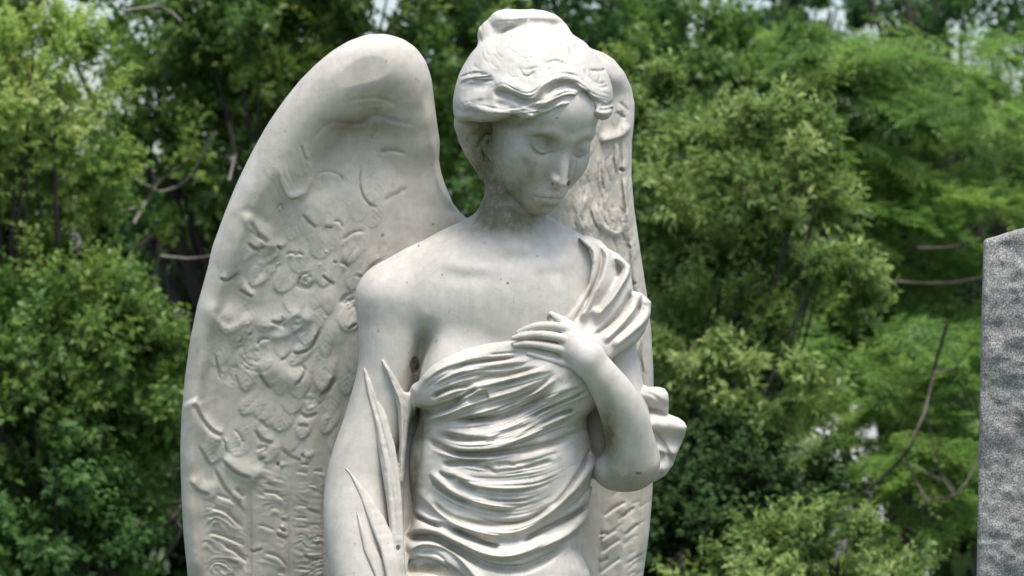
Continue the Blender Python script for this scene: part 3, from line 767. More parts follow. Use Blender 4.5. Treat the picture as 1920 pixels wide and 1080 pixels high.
# ---- hair: a full mass swept up to a flat knot, its edge lying over the brow in waves
def make_hair(h=1.5):
    lo = P(838, 355, -140); hi = P(1166, 4, 200)
    g = Grid((lo[0] - 10, lo[1], -150), (hi[0] + 10, hi[1] + 6, 205), h)
    edge = [(820, -10), (820, 232), (848, 226), (860, 231), (878, 226), (900, 229), (925, 228), (950, 221), (960, 214), (971, 216), (982, 223), (999, 223), (1017, 216), (1044, 206), (1070, 198), (1091, 181),
            (1098, 190), (1106, 206), (1116, 219), (1128, 226), (1141, 223), (1151, 212), (1190, 200), (1190, -10)]
    r = Relief(836, 0, 1170, 360)
    A = dict(o=(840, 100), k=5.647); B = dict(o=(820, 0), k=4.8)
    cr = lambda p, w, hh, o=A, s=1, ta=.15, tb=.15: r.stroke(p, w, hh, 'crest', s, ta, tb, **o)
    gv = lambda p, w, hh, o=A, ta=.2, tb=.2: r.stroke(p, w, -hh, 'ridge', 1, ta, tb, **o)
    r.stroke([(852, 212), (876, 224), (906, 228), (952, 221)], 9, 5, 'crest', 1, .2, .2)
    cr([(110, 335), (230, 285), (340, 268), (520, 240)], 15, 6, A, 1, .4, .5)
    gv([(170, 350), (290, 345), (400, 330), (540, 270)], 10, 6, A, .5, .6)
    cr([(455, 415), (540, 362), (620, 370), (720, 425), (830, 468), (920, 450), (1050, 325), (1190, 272), (1320, 290), (1440, 365), (1560, 455), (1720, 505)], 14, 12)
    gv([(470, 440), (560, 420), (680, 450), (790, 500), (900, 510)], 8, 13)
    gv([(1010, 430), (1120, 350), (1230, 310), (1340, 330), (1400, 380)], 6, 9)
    cr([(200, 460), (290, 470), (440, 450)], 13, 3.5, A, 1, .4, .4)
    cr([(130, 640), (230, 560), (380, 620), (540, 650), (640, 640), (760, 640), (880, 660), (1000, 620)], 13, 9)
    gv([(480, 520), (640, 560), (820, 570)], 7, 5)
    cr([(880, 560), (1010, 545), (1130, 480), (1260, 430), (1410, 445)], 8, 9)
    hs = np.random.RandomState(19)
    base = catmull(np.array([(640, 600), (820, 610), (980, 560), (1120, 500), (1260, 455), (1400, 450)], float), 30)
    for k in range(16):
        q = base + [0, -55 + k * 11] + np.cumsum(hs.randn(len(base), 2) * 1.2, 0); a = hs.randint(0, len(base) // 2); b = hs.randint(a + 6, len(base) + 1)
        if b - a > 4: cr(q[a:b:2], 3.4, hs.uniform(1.2, 3.2), A, 1, .3, .3)
    gv([(940, 610), (1080, 575), (1190, 500), (1340, 480)], 3.5, 7)
    cr([(960, 640), (1120, 590), (1240, 545), (1340, 520)], 7, 7)
    gv([(1425, 400), (1450, 480), (1500, 570), (1540, 640)], 8, 14, A, .1)
    r.blob(1128, 212, 18, 12, 14); gv([(1600, 560), (1700, 545), (1760, 510)], 3, 5); gv([(1590, 600), (1680, 600), (1750, 570)], 3, 5)
    for q in ([(1020, 115), (1150, 85), (1280, 140)], [(1050, 180), (1090, 170), (1110, 190)], [(1420, 155), (1480, 250), (1600, 325), (1690, 290)], [(1040, 250), (1180, 210), (1300, 220), (1420, 260)],
              [(740, 130), (800, 240), (880, 240), (900, 160)], [(1480, 180), (1600, 190), (1680, 170)], [(1010, 300), (1100, 255), (1200, 240)], [(1500, 300), (1600, 360), (1700, 350)]):
        gv(q, 3, 2.6)
    gv([(465, 300), (560, 320), (650, 250), (780, 200), (900, 192), (1020, 202), (1140, 222)], 6, 5, B, .2, .2)
    for q in ([(500, 200), (700, 190), (820, 190)], [(560, 150), (700, 140), (900, 130), (1040, 160)], [(820, 85), (830, 140), (810, 190)], [(480, 240), (560, 230), (640, 215)]): gv(q, 3, 2.2, B)
    rs = np.random.RandomState(8)
    flow = [[(455, 415), (540, 372), (620, 380), (720, 435), (830, 480), (920, 460), (1050, 340), (1190, 285), (1320, 300), (1440, 375), (1560, 465), (1720, 515)],
            [(130, 640), (230, 570), (380, 630), (540, 655), (760, 650), (1000, 620), (1240, 540), (1340, 515)], [(110, 340), (220, 290), (340, 275), (490, 262)], [(880, 560), (1010, 545), (1130, 480), (1260, 430), (1410, 445)]]
    for fl in flow:
        c = catmull(np.array(fl, float), 30)
        for i in range(48):
            a = rs.randint(0, max(1, len(c) - 4)); b = min(len(c), a + rs.randint(4, 14))
            q = c[a:b] + [rs.uniform(-14, 14), rs.uniform(-80, 42)]
            if len(q) > 2: gv(q, rs.uniform(1.3, 2.2), rs.uniform(.6, 2.4) * (1 if q[:, 0].min() > 230 else .6), A, .3, .3)
    for i in range(46):                   # combed marks sweeping back to the knot
        x, y = rs.uniform(880, 1130), rs.uniform(60, 150); a = math.atan2(y - 60, x - 985) + math.pi / 2 + rs.uniform(-.5, .2); l = rs.uniform(14, 40)
        r.stroke([(x, y), (x + l * .5 * math.cos(a), y + l * .5 * math.sin(a)), (x + l * math.cos(a + .25), y + l * math.sin(a + .25))], 1.8, -rs.uniform(.5, 1.5))
    r.noise(24, .9, 21); r.noise(9, .3, 22)
    def mass(t):
        t.ell(P(1000, 196, 22), (150, 150, 152), 1)
        t.chain(C([(925, 66, 6, 30), (985, 56, 6, 34), (1040, 66, 6, 30)]), 14)
        t.ell(P(985, 44, 6), (68, 27, 60), 7)
        t.ell(P(952, 40, 6), (34, 24, 44), 8)
        t.relief(r)
    def side(t):                          # hair combed down behind the ear
        t.chain(C([(903, 232, -4, 52), (908, 268, -8, 43), (917, 300, -12, 32), (918, 322, -12, 23)]), 6)
        q = Relief(836, 200, 980, 360)
        for e in ([(930, 232), (900, 244), (880, 262)], [(925, 244), (905, 258), (890, 290)], [(890, 238), (876, 268), (884, 305)], [(872, 236), (868, 262), (878, 290)]): q.stroke(e, 3, -2.5)
        t.relief(q)
    g.masked(mass, poly_sheet(edge, 800, -20, 1200, 380, 1), g.lo, g.lo + g.n * g.h, 18)
    g.masked(side, poly_sheet([(836, 190), (836, 360), (900, 350), (917, 330), (912, 300), (906, 285), (906, 268), (914, 254), (930, 252), (950, 249), (958, 236), (957, 190)], 800, 150, 1000, 380, 1), P(836, 360, 0) - [0, 0, 120], P(975, 185, 0) + [0, 0, 120], 8)
    return g

# ---- wings
def grimed(r, col=.75, wd=1.6):
    def f(p, w, hh, o, ta=.2, tb=.2, dirt=1.0):
        q = np.asarray(p, float); sd = 1
        if len(q) > 2:
            a, b = q[len(q) // 2] - q[0], q[-1] - q[len(q) // 2]
            sd = -1 if a[0] * b[1] - a[1] * b[0] > 0 else 1
        r.stroke(p, w * 3.8, hh * .4, 'lobe', sd, ta, tb, **o)
        r.stroke(p, w * .85, -hh * .38, 'ridge', 1, ta, tb, **o)
        if dirt > 0: GR.stroke(p, max(1.4, w * .5) * wd / 1.6, col * dirt, 'ridge', 1, ta, tb, **o)
    return f

def make_wing_wide(h=2.2):
    out = [(884, 415), (866, 402), (850, 383), (834, 345), (820, 300), (812, 250), (807, 205), (801, 150), (791, 117), (775, 95), (752, 80), (722, 72), (690, 74), (660, 86), (630, 105), (600, 129), (570, 156), (540, 192), (510, 235),
           (482, 285), (455, 340), (430, 398), (405, 460), (386, 515), (370, 572), (356, 640), (346, 715), (340, 785), (338, 850), (340, 920), (344, 1000), (352, 1080), (366, 1180), (400, 1320), (460, 1450), (560, 1540), (700, 1560), (800, 1400), (900, 1100), (960, 700), (960, 440)]
    lo = P(322, 1575, -220); hi = P(970, 56, 40)
    g = Grid((lo[0] - 16, lo[1], -205), (hi[0] + 4, hi[1] + 10, 10), h)
    r = Relief(325, 55, 980, 1600)
    A = dict(o=(380, 150), k=3.273); B = dict(o=(340, 440), k=3.374); D = dict(o=(340, 740), k=3.176); N = dict(o=(0, 0), k=1.0)
    gd = grimed(r); cr = lambda p, w, hh, o, s=1, ta=.2, tb=.2: r.stroke(p, w * 1.4, hh * .62, 'crest', s, ta, tb, **o)
    gv = lambda p, w, hh, o, ta=.2, tb=.2: r.stroke(p, w, -hh, 'ridge', 1, ta, tb, **o)
    # rows of soft covert feathers
    cov = Relief(325, 55, 980, 1600); fr = np.random.RandomState(71)
    for k, v0 in enumerate(range(860, 300, -40)):
        left = np.interp(v0, [300, 460, 570, 715, 860], [500, 455, 425, 408, 400])
        for u0 in np.arange(left, 705, 44):
            if fr.rand() < .18: continue
            cov.feather(u0 + (k % 2) * 22 + fr.uniform(-12, 12), v0 + fr.uniform(-14, 14), math.radians(96 + (620 - u0) * .07 + fr.uniform(-22, 22)), fr.uniform(55, 85), fr.uniform(17, 27), fr.uniform(1.3, 3.6) * (1 if v0 > 460 else .4), fr.uniform(.1, .4))
    r.H += cov.H
    # the rounded leading edge and the sunk field inside it
    r.stroke([(470, 400), (520, 285), (585, 195), (660, 132), (720, 118), (770, 140), (786, 190)], 44, 6, 'ridge', 1, .25, .2)
    r.stroke([(352, 1100), (344, 900), (350, 760), (374, 620), (410, 500), (455, 390), (505, 295), (560, 215)], 26, 15, 'flat', 1, .05, .3)
    r.stroke([(800, 180), (812, 270), (828, 345), (856, 398)], 9, 12, 'ridge', 1, .2, .1)
    r.blob(690, 285, 115, 85, -20); r.blob(640, 250, 40, 30, -8); r.blob(720, 210, 60, 16, -8)
    gd([(860, 140), (950, 118), (1060, 108), (1160, 138), (1200, 185)], 4.5, 7, A, dirt=.25)
    cr([(880, 200), (980, 175), (1100, 165), (1190, 190)], 6, 4, A, -1)
    gd([(640, 420), (700, 330), (790, 258), (960, 265), (1060, 215), (1150, 240), (1320, 280)], 6, 7, A, dirt=.3)
    gv([(700, 215), (640, 260), (610, 330)], 14, 5, N)
    cr([(455, 480), (465, 600), (512, 712), (570, 722), (632, 680), (655, 600), (640, 490), (600, 380)], 11, 9, A, 1, .15, .15)
    gd([(462, 540), (475, 640), (520, 722), (575, 730), (634, 690)], 2.2, 4, A, dirt=.7); gd([(600, 390), (622, 460), (645, 500)], 3.2, 6, A, dirt=.9)
    for q in ([(520, 430), (520, 540), (570, 660)], [(490, 450), (480, 540), (540, 660)], [(640, 520), (660, 590), (655, 610)], [(560, 400), (600, 520), (610, 600)]): gv(q, 1.8, 2, A)
    for q, w, d in (([(690, 582), (760, 560), (850, 590), (858, 640)], 2.4, 4), ([(985, 530), (966, 600), (975, 690), (1020, 760), (1085, 785)], 2.6, 5), ([(1075, 440), (1180, 432), (1255, 452)], 5, 6),
                    ([(1040, 370), (1035, 340), (1070, 310)], 4, 3), ([(448, 800), (480, 760), (500, 815)], 3, 5), ([(610, 820), (650, 870), (705, 912)], 3, 5), ([(745, 905), (800, 905)], 3, 4), ([(800, 872), (838, 868), (862, 915)], 2.6, 5),
                    ([(850, 990), (930, 935), (1000, 930)], 3, 5), ([(290, 860), (330, 935), (410, 1008)], 5, 8), ([(285, 915), (320, 950), (370, 985)], 3, 5), ([(275, 1000), (310, 1035), (360, 1055)], 3, 5),
                    ([(460, 1015), (480, 1040)], 3, 5), ([(1100, 740), (1200, 690), (1260, 650)], 5, 2)):
        gd(q, w, d, A, dirt=.8)
    cr([(240, 800), (290, 900), (400, 1010), (500, 1010)], 12, 8, A, 1); gv([(230, 800), (320, 820), (420, 900)], 8, 4, A)
    r.blob(580, 385, 36, 30, 6); r.blob(700, 360, 50, 40, 5); r.blob(500, 470, 26, 30, 5); r.blob(480, 290, 20, 40, -5)
    for q, w, d, k in (([(238, 272), (290, 292), (365, 238)], 3.2, 8, 1.2), ([(365, 345), (425, 385), (455, 400)], 3.2, 7, 1), ([(478, 705), (505, 662), (565, 660)], 3.2, 7, .9), ([(685, 735), (740, 752), (800, 730), (832, 700), (882, 590)], 2.8, 7, 1),
                       ([(735, 345), (755, 265), (808, 242)], 2.4, 5, .8), ([(888, 255), (930, 290), (972, 320)], 2.6, 5, 1), ([(1000, 180), (1035, 180), (1062, 215)], 3.4, 6, 1.1), ([(960, 170), (985, 178)], 2.6, 4, 1),
                       ([(1090, 250), (1160, 265), (1200, 200), (1280, 150)], 3, 5, .9), ([(490, 875), (520, 925), (565, 980)], 3.6, 8, .9), ([(750, 828), (782, 850), (770, 900), (720, 960)], 2.8, 6, .6), ([(870, 1022), (930, 980), (975, 895)], 4.5, 9, .8),
                       ([(660, 135), (690, 112), (725, 130)], 2.8, 5, 1), ([(715, 140), (745, 118), (775, 138)], 2.8, 5, 1), ([(1020, 445), (1080, 410), (1150, 405)], 2.4, 4, .4), ([(1045, 480), (1140, 430)], 2, 3, .3), ([(1050, 605), (1115, 560)], 2.8, 5, .7),
                       ([(208, 735), (230, 850), (250, 930)], 2.4, 4, .5), ([(340, 880), (365, 955)], 2, 3, .3), ([(370, 690), (385, 655)], 2.6, 4, .8), ([(425, 640), (445, 622)], 2.6, 4, .8), ([(560, 548), (620, 560), (665, 530)], 3, 6, .7), ([(800, 340), (835, 300)], 2.2, 3, .2),
                       ([(620, 810), (700, 740)], 2, 3, .1), ([(420, 45), (470, 90), (540, 75)], 3, 6, .8), ([(600, 70), (640, 100)], 3, 4, .8)):
        gd(q, w, d, B, dirt=k)
    cr([(230, 420), (190, 500), (280, 595), (380, 560), (400, 470)], 12, 8, B, -1); cr([(360, 250), (440, 380), (480, 350), (510, 230)], 10, 6, B, -1)
    cr([(470, 560), (540, 580), (640, 560), (760, 470)], 9, 6, B, 1); cr([(500, 640), (640, 640), (780, 560), (840, 480)], 12, 6, B, 1)
    r.blob(510, 690, 30, 22, 7); r.blob(420, 590, 22, 22, 6); r.blob(560, 590, 30, 26, 5); r.blob(545, 710, 28, 22, 6); r.blob(640, 620, 26, 40, 5); r.blob(610, 560, 20, 30, 4); r.blob(470, 540, 20, 26, 5)
    rs = np.random.RandomState(2)
    for (x, y, a0, a1, rr, n) in ((700, 500, .2, 1.5, 110, 9), (640, 500, 1.2, 2.0, 70, 7), (1090, 480, 3.4, 4.6, 90, 8), (520, 700, 1.6, 3.4, 150, 8), (800, 200, .9, 2.4, 120, 6), (560, 60, .8, 2.2, 130, 7), (800, 950, .3, 1.6, 120, 8), (380, 800, 1.8, 2.9, 140, 8)):
        for i in range(n * 3):
            q = rr * (.35 + .9 * i / n / 3); b = rs.uniform(a0, a1 - .4)
            gv([(x + q * math.cos(t), y + q * math.sin(t)) for t in np.linspace(b, b + rs.uniform(.4, .8), 5)], rs.uniform(1.6, 3.0), rs.uniform(.5, 1.8), B)
    # long feathers below: shafts with barbs carved across them
    yy, xx = np.mgrid[0:r.H.shape[0], 0:r.H.shape[1]]; xx = xx + r.u0; yy = yy + r.v0
    wob = Relief(325, 55, 980, 1600); wob.noise(46, 1.0, 77); wob.noise(16, .5, 78)
    for xa, xb, sp, slope, y0, lam, amp in ((372, 470, 470, -.62, 880, 2.1, 1.2), (470, 540, 540, .10, 850, 1.5, .9), (540, 610, 610, .12, 850, 1.6, .9), (610, 700, 700, .1, 830, 1.7, .8)):
        wx = sstep((xx - xa) / 22) * sstep((xb - xx) / 6) * sstep((yy - y0 - .35 * np.abs(sp - xx)) / 60)
        ph = (yy - slope * -1 * (xx - sp) + .004 * (xx - sp) ** 2 * np.sign(slope)) / lam + 7 * wob.H
        r.H += (amp * wx * (np.sin(ph) + .5 * np.sin(ph * .43 + 2)) * np.clip(.55 + .6 * wob.H, 0, 1.3)).astype(f32)
    cr([(60, 20), (125, 150), (190, 222), (255, 252)], 14, 12, D, -1, .1, .1); gd([(75, 50), (125, 150), (185, 218), (250, 250)], 5, 9, D, .1, .1, dirt=.45)
    gd([(250, 255), (265, 320), (275, 355)], 2.4, 4, D, dirt=.7); gd([(315, 205), (350, 250), (370, 295)], 2.6, 4, D, dirt=.6)
    cr([(225, 365), (300, 440), (370, 482), (440, 492), (480, 400)], 14, 10, D, 1); gd([(230, 380), (300, 450), (370, 490), (430, 500)], 4, 7, D, dirt=.6)
    cr([(30, 500), (100, 565), (185, 600), (200, 500)], 12, 7, D, 1); gd([(40, 515), (100, 575), (180, 605)], 4, 6, D, dirt=.35)
    for q, w, d, k in (([(205, 595), (280, 620), (330, 652)], 3.4, 6, .3), ([(155, 668), (250, 690), (310, 740), (372, 805)], 3.6, 7, .4), ([(160, 818), (270, 850), (385, 905)], 3, 6, .4), ([(250, 900), (320, 930), (400, 1005)], 4, 7, .5), ([(270, 990), (340, 1010)], 3, 5, .5),
                       ([(185, 420), (220, 490), (260, 560), (330, 640), (380, 720)], 3.4, 6, .3), ([(320, 560), (345, 580), (375, 615)], 4.5, 7, .6), ([(500, 520), (560, 545)], 2.6, 4, .3), ([(480, 580), (560, 590), (622, 628)], 3, 5, .4), ([(565, 828), (628, 862)], 3.4, 6, .6),
                       ([(580, 790), (625, 820)], 3, 5, .6), ([(490, 940), (580, 970), (632, 1035)], 3, 5, .4), ([(600, 738), (622, 758)], 3, 5, .6), ([(740, 678), (832, 712)], 2.8, 4, .3), ([(780, 885), (832, 885)], 3, 4, .6), ([(715, 948), (780, 980), (835, 975)], 3, 5, .5),
                       ([(435, 205), (480, 270), (555, 292)], 4, 6, .5), ([(700, 100), (745, 132), (820, 110)], 3.4, 5, .3), ([(470, 150), (520, 205)], 3, 5, .3), ([(440, 330), (510, 310), (490, 350)], 4, 5, .6), ([(460, 390), (500, 375)], 4, 4, .8), ([(405, 925), (430, 935), (490, 915)], 2.4, 4, .9),
                       ([(575, 400), (575, 430)], 4, 5, 1.1), ([(720, 350), (730, 385)], 5, 5, 1.1), ([(100, 300), (150, 390), (190, 440)], 3, 5, .3), ([(590, 320), (650, 370), (740, 400)], 2.4, 3, .2), ([(690, 180), (760, 190)], 3, 4, .2)):
        gd(q, w, d, D, dirt=k)
    for sx, y0 in ((402, 480), (626, 560), (846, 480)):
        gv([(sx, y0), (sx + 4, y0 + 260), (sx + 8, y0 + 620), (sx + 20, y0 + 1300), (sx + 60, y0 + 2300)], 4, 5, D, .1, .1)
    for i in range(110):                  # barbs
        c = rs.randint(3); y = rs.uniform(400, 2000)
        xa, xb = ((130, 395), (415, 622), (640, 840))[c]
        x = rs.uniform(xa, xb - 30); l = rs.uniform(.25, .6) * (xb - xa); l = min(l, xb - x)
        sl = (.62, .14, .06)[c] + rs.uniform(-.1, .1)
        if c == 0 and (x < 130 + (700 - y) * .2 or y < 560): continue
        if c > 0 and y < 330: continue
        gd([(x, y), (x + l * .5, y + l * .5 * sl - 3), (x + l, y + l * sl + rs.uniform(4, 14))], rs.uniform(1.5, 2.6), rs.uniform(1.0, 3.6), D, dirt=.08 if rs.rand() < .7 else .3)
    for i in range(60):                   # air bubbles left by the mould
        x, y = rs.uniform(440, 640), rs.uniform(470, 900); r.blob(x, y, 1.8, 1.8, 2.0) if i < 26 else None
    r.noise(70, 1.5, 31); r.noise(30, .5, 32); r.noise(9, .15, 33)
    zw = lambda u, v: -150 + .13 * np.clip(900 - v, -250, 900) - 22 * ((u - 640) / 300) ** 2 + 26 * np.clip((560 - u) / 220, 0, 1) ** 2 - .02 * np.maximum(v - 900, 0)
    g.slab(out, zw, 30, 27, r, res=2.0)
    g.chain(C([(u, v, float(zw(u, v)) + dz, rr) for u, v, dz, rr in ((452, 470, 0, 24), (492, 372, 6, 31), (544, 284, 10, 38), (600, 210, 12, 43), (657, 154, 12, 48), (708, 135, 12, 48), (742, 150, 8, 40), (764, 204, 0, 28), (784, 262, -4, 18))]), 62, step=8)
    return g

def make_wing_narrow(h=2.0):
    out = [(1100, 88), (1130, 98), (1151, 111), (1171, 136), (1184, 165), (1190, 195), (1189, 228), (1185, 265), (1184, 330), (1189, 390), (1196, 440), (1205, 500), (1214, 560), (1221, 620), (1225, 690), (1226, 760), (1226, 850), (1223, 930), (1217, 1000), (1206, 1080), (1180, 1220), (1130, 1380), (1040, 1480),
           (980, 1400), (970, 1000), (960, 600), (975, 430), (1010, 300), (1050, 150)]
    lo = P(950, 1490, -420); hi = P(1236, 70, -60)
    g = Grid((lo[0] - 30, lo[1], -420), (hi[0] + 20, hi[1] + 20, -40), h)
    r = Relief(940, 60, 1250, 1500)
    A = dict(o=(1060, 80), k=2.25); D = dict(o=(700, 830), k=4.0)
    gd = grimed(r); cr = lambda p, w, hh, o, s=1, ta=.2, tb=.2: r.stroke(p, w, hh, 'crest', s, ta, tb, **o)
    gv = lambda p, w, hh, o, ta=.2, tb=.2: r.stroke(p, w, -hh, 'ridge', 1, ta, tb, **o)
    cov = Relief(940, 60, 1250, 1500); fr = np.random.RandomState(72)
    for k, v0 in enumerate(range(900, 250, -46)):
        for u0 in np.arange(1020, 1190, 26):
            if fr.rand() < .2: continue
            cov.feather(u0 + (k % 2) * 13 + fr.uniform(-6, 6), v0 + fr.uniform(-14, 14), math.radians(90 + fr.uniform(-10, 14)), fr.uniform(60, 95), fr.uniform(10, 15), fr.uniform(2, 4.4), .3)
    r.H += cov.H
    r.stroke([(1090, 200), (1120, 150), (1150, 140), (1172, 180)], 30, 18); r.stroke([(1178, 200), (1176, 330), (1192, 480), (1212, 640), (1216, 850), (1205, 1060)], 10, 8, 'flat', 1, .05, .05)
    cr([(140, 420), (200, 405), (250, 385), (275, 340)], 10, 10, A, 1); gd([(225, 250), (262, 285), (258, 300)], 3, 6, A, dirt=.4); gd([(215, 290), (255, 320)], 3, 6, A, dirt=.3)
    gd([(225, 530), (250, 545)], 4, 7, A, dirt=1.2); gd([(225, 400), (232, 470), (236, 540)], 3, 6, A, dirt=.4)
    for q in ([(150, 480), (152, 560), (165, 640)], [(130, 660), (160, 740), (180, 780)], [(180, 700), (190, 760)], [(205, 420), (205, 500), (212, 560)], [(60, 720), (90, 790)], [(100, 690), (120, 760), (150, 800)], [(230, 690), (245, 730), (240, 750)], [(185, 785), (215, 795), (235, 790)],
              [(240, 800), (250, 840)], [(262, 850), (275, 870)], [(200, 820), (215, 870), (225, 920)], [(140, 500), (135, 600)], [(80, 620), (70, 700)], [(275, 1010), (300, 1020)], [(265, 560), (262, 640), (270, 720)]):
        gd(q, 2.6, 4.5, A, dirt=.55)
    cr([(130, 660), (170, 780), (235, 790), (240, 700)], 9, 7, A, -1); cr([(90, 640), (70, 740), (100, 800)], 10, 6, A, -1); cr([(240, 560), (258, 700), (236, 760)], 7, 6, A, 1)
    gd([(308, 1290), (310, 1400), (306, 1500)], 3, 5, A, dirt=.4); gd([(318, 1330), (330, 1400)], 2.4, 4, A, dirt=.4)
    for q in ([(1720, 565), (1780, 510), (1900, 440)], [(1700, 740), (1760, 690), (1830, 650)], [(1700, 830), (1780, 770), (1860, 720)], [(1690, 990), (1780, 915), (1860, 860)], [(1700, 900), (1760, 860)], [(1690, 690), (1740, 680), (1770, 690)], [(1690, 1120), (1850, 1000)], [(1860, 560), (1960, 480)], [(1880, 700), (1990, 600)]):
        gd(q, 3.4, 7, D, dirt=.35)
    gv([(1720, 400), (1705, 600), (1690, 800), (1680, 1100), (1660, 1700)], 4, 6, D)
    rs = np.random.RandomState(6)
    for i in range(90):
        x, y = rs.uniform(1050, 1185), rs.uniform(230, 720); gv([(x, y), (x + rs.uniform(-4, 4), y + 15), (x + rs.uniform(-4, 6), y + rs.uniform(25, 60))], rs.uniform(1.4, 2.6), rs.uniform(1, 3), dict(o=(0, 0), k=1.0))
    for i in range(50):
        x, y = rs.uniform(1130, 1205), rs.uniform(930, 1400); l = rs.uniform(15, 35); gv([(x, y), (x + l * .5, y - l * .4), (x + l, y - l * .62)], rs.uniform(1.6, 2.4), rs.uniform(1, 2.6), dict(o=(0, 0), k=1.0))
    r.noise(50, 1.2, 41); r.noise(20, .5, 42); r.noise(8, .15, 43)
    g.slab(out, lambda u, v: -150 - .75 * np.maximum(u - 1010, 0) + .0 * v, 30, 24, r, res=1.5)
    return g

# ---- skirt and feet hidden below the picture: the gown runs on down to the plinth
def make_skirt():
    n, m = 120, 40
    V = []
    for j in range(m):
        t = j / (m - 1); v = 1096 + t * 1010
        a = 150 - 10 * math.sin(t * 3) + 55 * t ** 1.5; b = 112 + 60 * t
        for i in range(n):
            q = 2 * math.pi * i / n
            f = 1 + (.02 + .06 * t) * math.sin(q * 9 + 2 * math.sin(t * 4)) + .025 * t * math.sin(q * 17 + t * 5)
            V.append([915 - 960 + a * f * math.cos(q), 540 - v, 20 + b * f * math.sin(q)])
    F = [[j * n + i, j * n + (i + 1) % n, (j + 1) * n + (i + 1) % n, (j + 1) * n + i] for j in range(m - 1) for i in range(n)]
    np_mesh('skirt', to_world(np.array(V)), F, STONE, angel, {'grime': np.zeros(n * m), 'algae_shade': np.zeros(n * m)})

# ------------------------------------------------------------------ ground, plinth, gravestone
def ground_mat():
    m, nt, b = mat_new('grass_ground')
    co = nd(nt, 'ShaderNodeTexCoord').outputs['Object']
    c = ramp(nt, noise(nt, 1.2, 8, .7, co), [(.3, (.035, .05, .015)), (.5, (.055, .085, .022)), (.7, (.10, .085, .045))])
    nt.links.new(c, b.inputs['Base Color']); b.inputs['Roughness'].default_value = .95
    bp = nd(nt, 'ShaderNodeBump', inp={'Strength': .6, 'Distance': .03}); nt.links.new(noise(nt, 40, 6, .7, co), bp.inputs['Height']); nt.links.new(bp.outputs[0], b.inputs['Normal'])
    return m
def make_ground():
    n = 81; x = np.linspace(-1, 1, n); x = np.sign(x) * np.abs(x) ** 2.2 * 220
    X, Y = np.meshgrid(x, x)
    Zz = np.zeros_like(X); rr = np.hypot(X, Y + 1)
    Zz += .05 * np.sin(X * .9 + 1) * np.cos(Y * .7) * np.clip((rr - 2) / 3, 0, 1)
    V = np.stack([X.ravel(), Y.ravel(), Zz.ravel()], 1)
    i = np.arange(n * n).reshape(n, n)
    F = np.stack([i[:-1, :-1].ravel(), i[:-1, 1:].ravel(), i[1:, 1:].ravel(), i[1:, :-1].ravel()], 1)
    tag(np_mesh('ground', V, F, ground_mat()), kind='structure')

def granite_mat():
    m, nt, b = mat_new('granite')
    co = nd(nt, 'ShaderNodeTexCoord').outputs['Object']
    g1 = ramp(nt, noise(nt, 450, 2, .6, co), [(.33, (.09, .088, .08)), (.46, (.21, .206, .192)), (.58, (.295, .29, .272)), (.70, (.48, .473, .45))])
    big = ramp(nt, noise(nt, 14, 5, .65, co), [(.3, (.80, .81, .82)), (.7, (1, 1, 1))])
    c = mixc(nt, 1.0, g1, big, 'MULTIPLY')
    li = ramp(nt, noise(nt, 22, 6, .75, co, .5), [(.60, (0, 0, 0)), (.72, (1, 1, 1))])
    mm = nd(nt, 'ShaderNodeMath', operation='MULTIPLY', inp={1: .5}); nt.links.new(li, mm.inputs[0])
    c = mixc(nt, mm.outputs[0], c, (.12, .13, .09))
    nt.links.new(c, b.inputs['Base Color']); b.inputs['Roughness'].default_value = .75
    bp = nd(nt, 'ShaderNodeBump', inp={'Strength': .5, 'Distance': .003}); nt.links.new(noise(nt, 240, 4, .7, co), bp.inputs['Height']); nt.links.new(bp.outputs[0], b.inputs['Normal'])
    return m
def make_gravestone():
    out = [(1844, 452), (1850, 447), (1868, 443), (1884, 437), (1905, 431), (1935, 424), (1990, 398), (2080, 372), (2200, 358), (2330, 372), (2430, 402), (2500, 440), (2512, 700), (2530, 1200), (2540, 2715), (1805, 2715), (1812, 2000), (1822, 1400), (1831, 1080), (1836, 800), (1840, 600)]
    lo = P(1790, 2725, -260); hi = P(2560, 340, 160)
    g = Grid((lo[0] - 20, lo[1] - 40, -270), (hi[0] + 60, hi[1] + 20, 170), 3.6)
    r = Relief(1780, 330, 2560, 2740, 2.0)
    r.noise(110, 6, 51); r.noise(48, 3.0, 52); r.noise(22, 1.9, 53); r.noise(10, 1.2, 54)
    g.slab(out, lambda u, v: -60 + 0 * u, 120, 12, r, res=2.0)
    V, F = g.net(); V = relax(V, F, 1, .4)
    W = to_world(V); gx, gy = float(W[:, 0].mean()), float(W[:, 1].mean())
    W = W - [gx, gy, 0]
    o = np_mesh('gravestone', W, F, granite_mat()); o.location = (gx, gy, 0)
    tag(o, 'rough-hewn grey granite headstone at the right edge of the photo, beside the angel', 'gravestone')

def box(bm, x0, x1, y0, y1, z0, z1, bev=.01):
    import bmesh
    r = bmesh.ops.create_cube(bm, size=1)
    for v in r['verts']: v.co = Vector(((x0 + x1) / 2 + v.co.x * (x1 - x0), (y0 + y1) / 2 + v.co.y * (y1 - y0), (z0 + z1) / 2 + v.co.z * (z1 - z0)))
    ed = list({e for v in r['verts'] for e in v.link_edges}); bmesh.ops.bevel(bm, geom=ed, offset=bev, segments=2, affect='EDGES')
def make_plinth():
    import bmesh
    bm = bmesh.new(); top = EYE - (2106 - 540) * PX
    box(bm, -.42, .36, -.30, .34, -.05, .14, .012); box(bm, -.36, .30, -.25, .29, .142, top - .06, .01); box(bm, -.40, .34, -.28, .32, top - .058, top + .004, .012)
    me = bpy.data.meshes.new('plinth'); bm.to_mesh(me); bm.free(); me.materials.append(granite_mat())
    o = bpy.data.objects.new('plinth', me); SC.collection.objects.link(o)
    tag(o, 'stepped granite plinth under the stone angel', 'plinth')

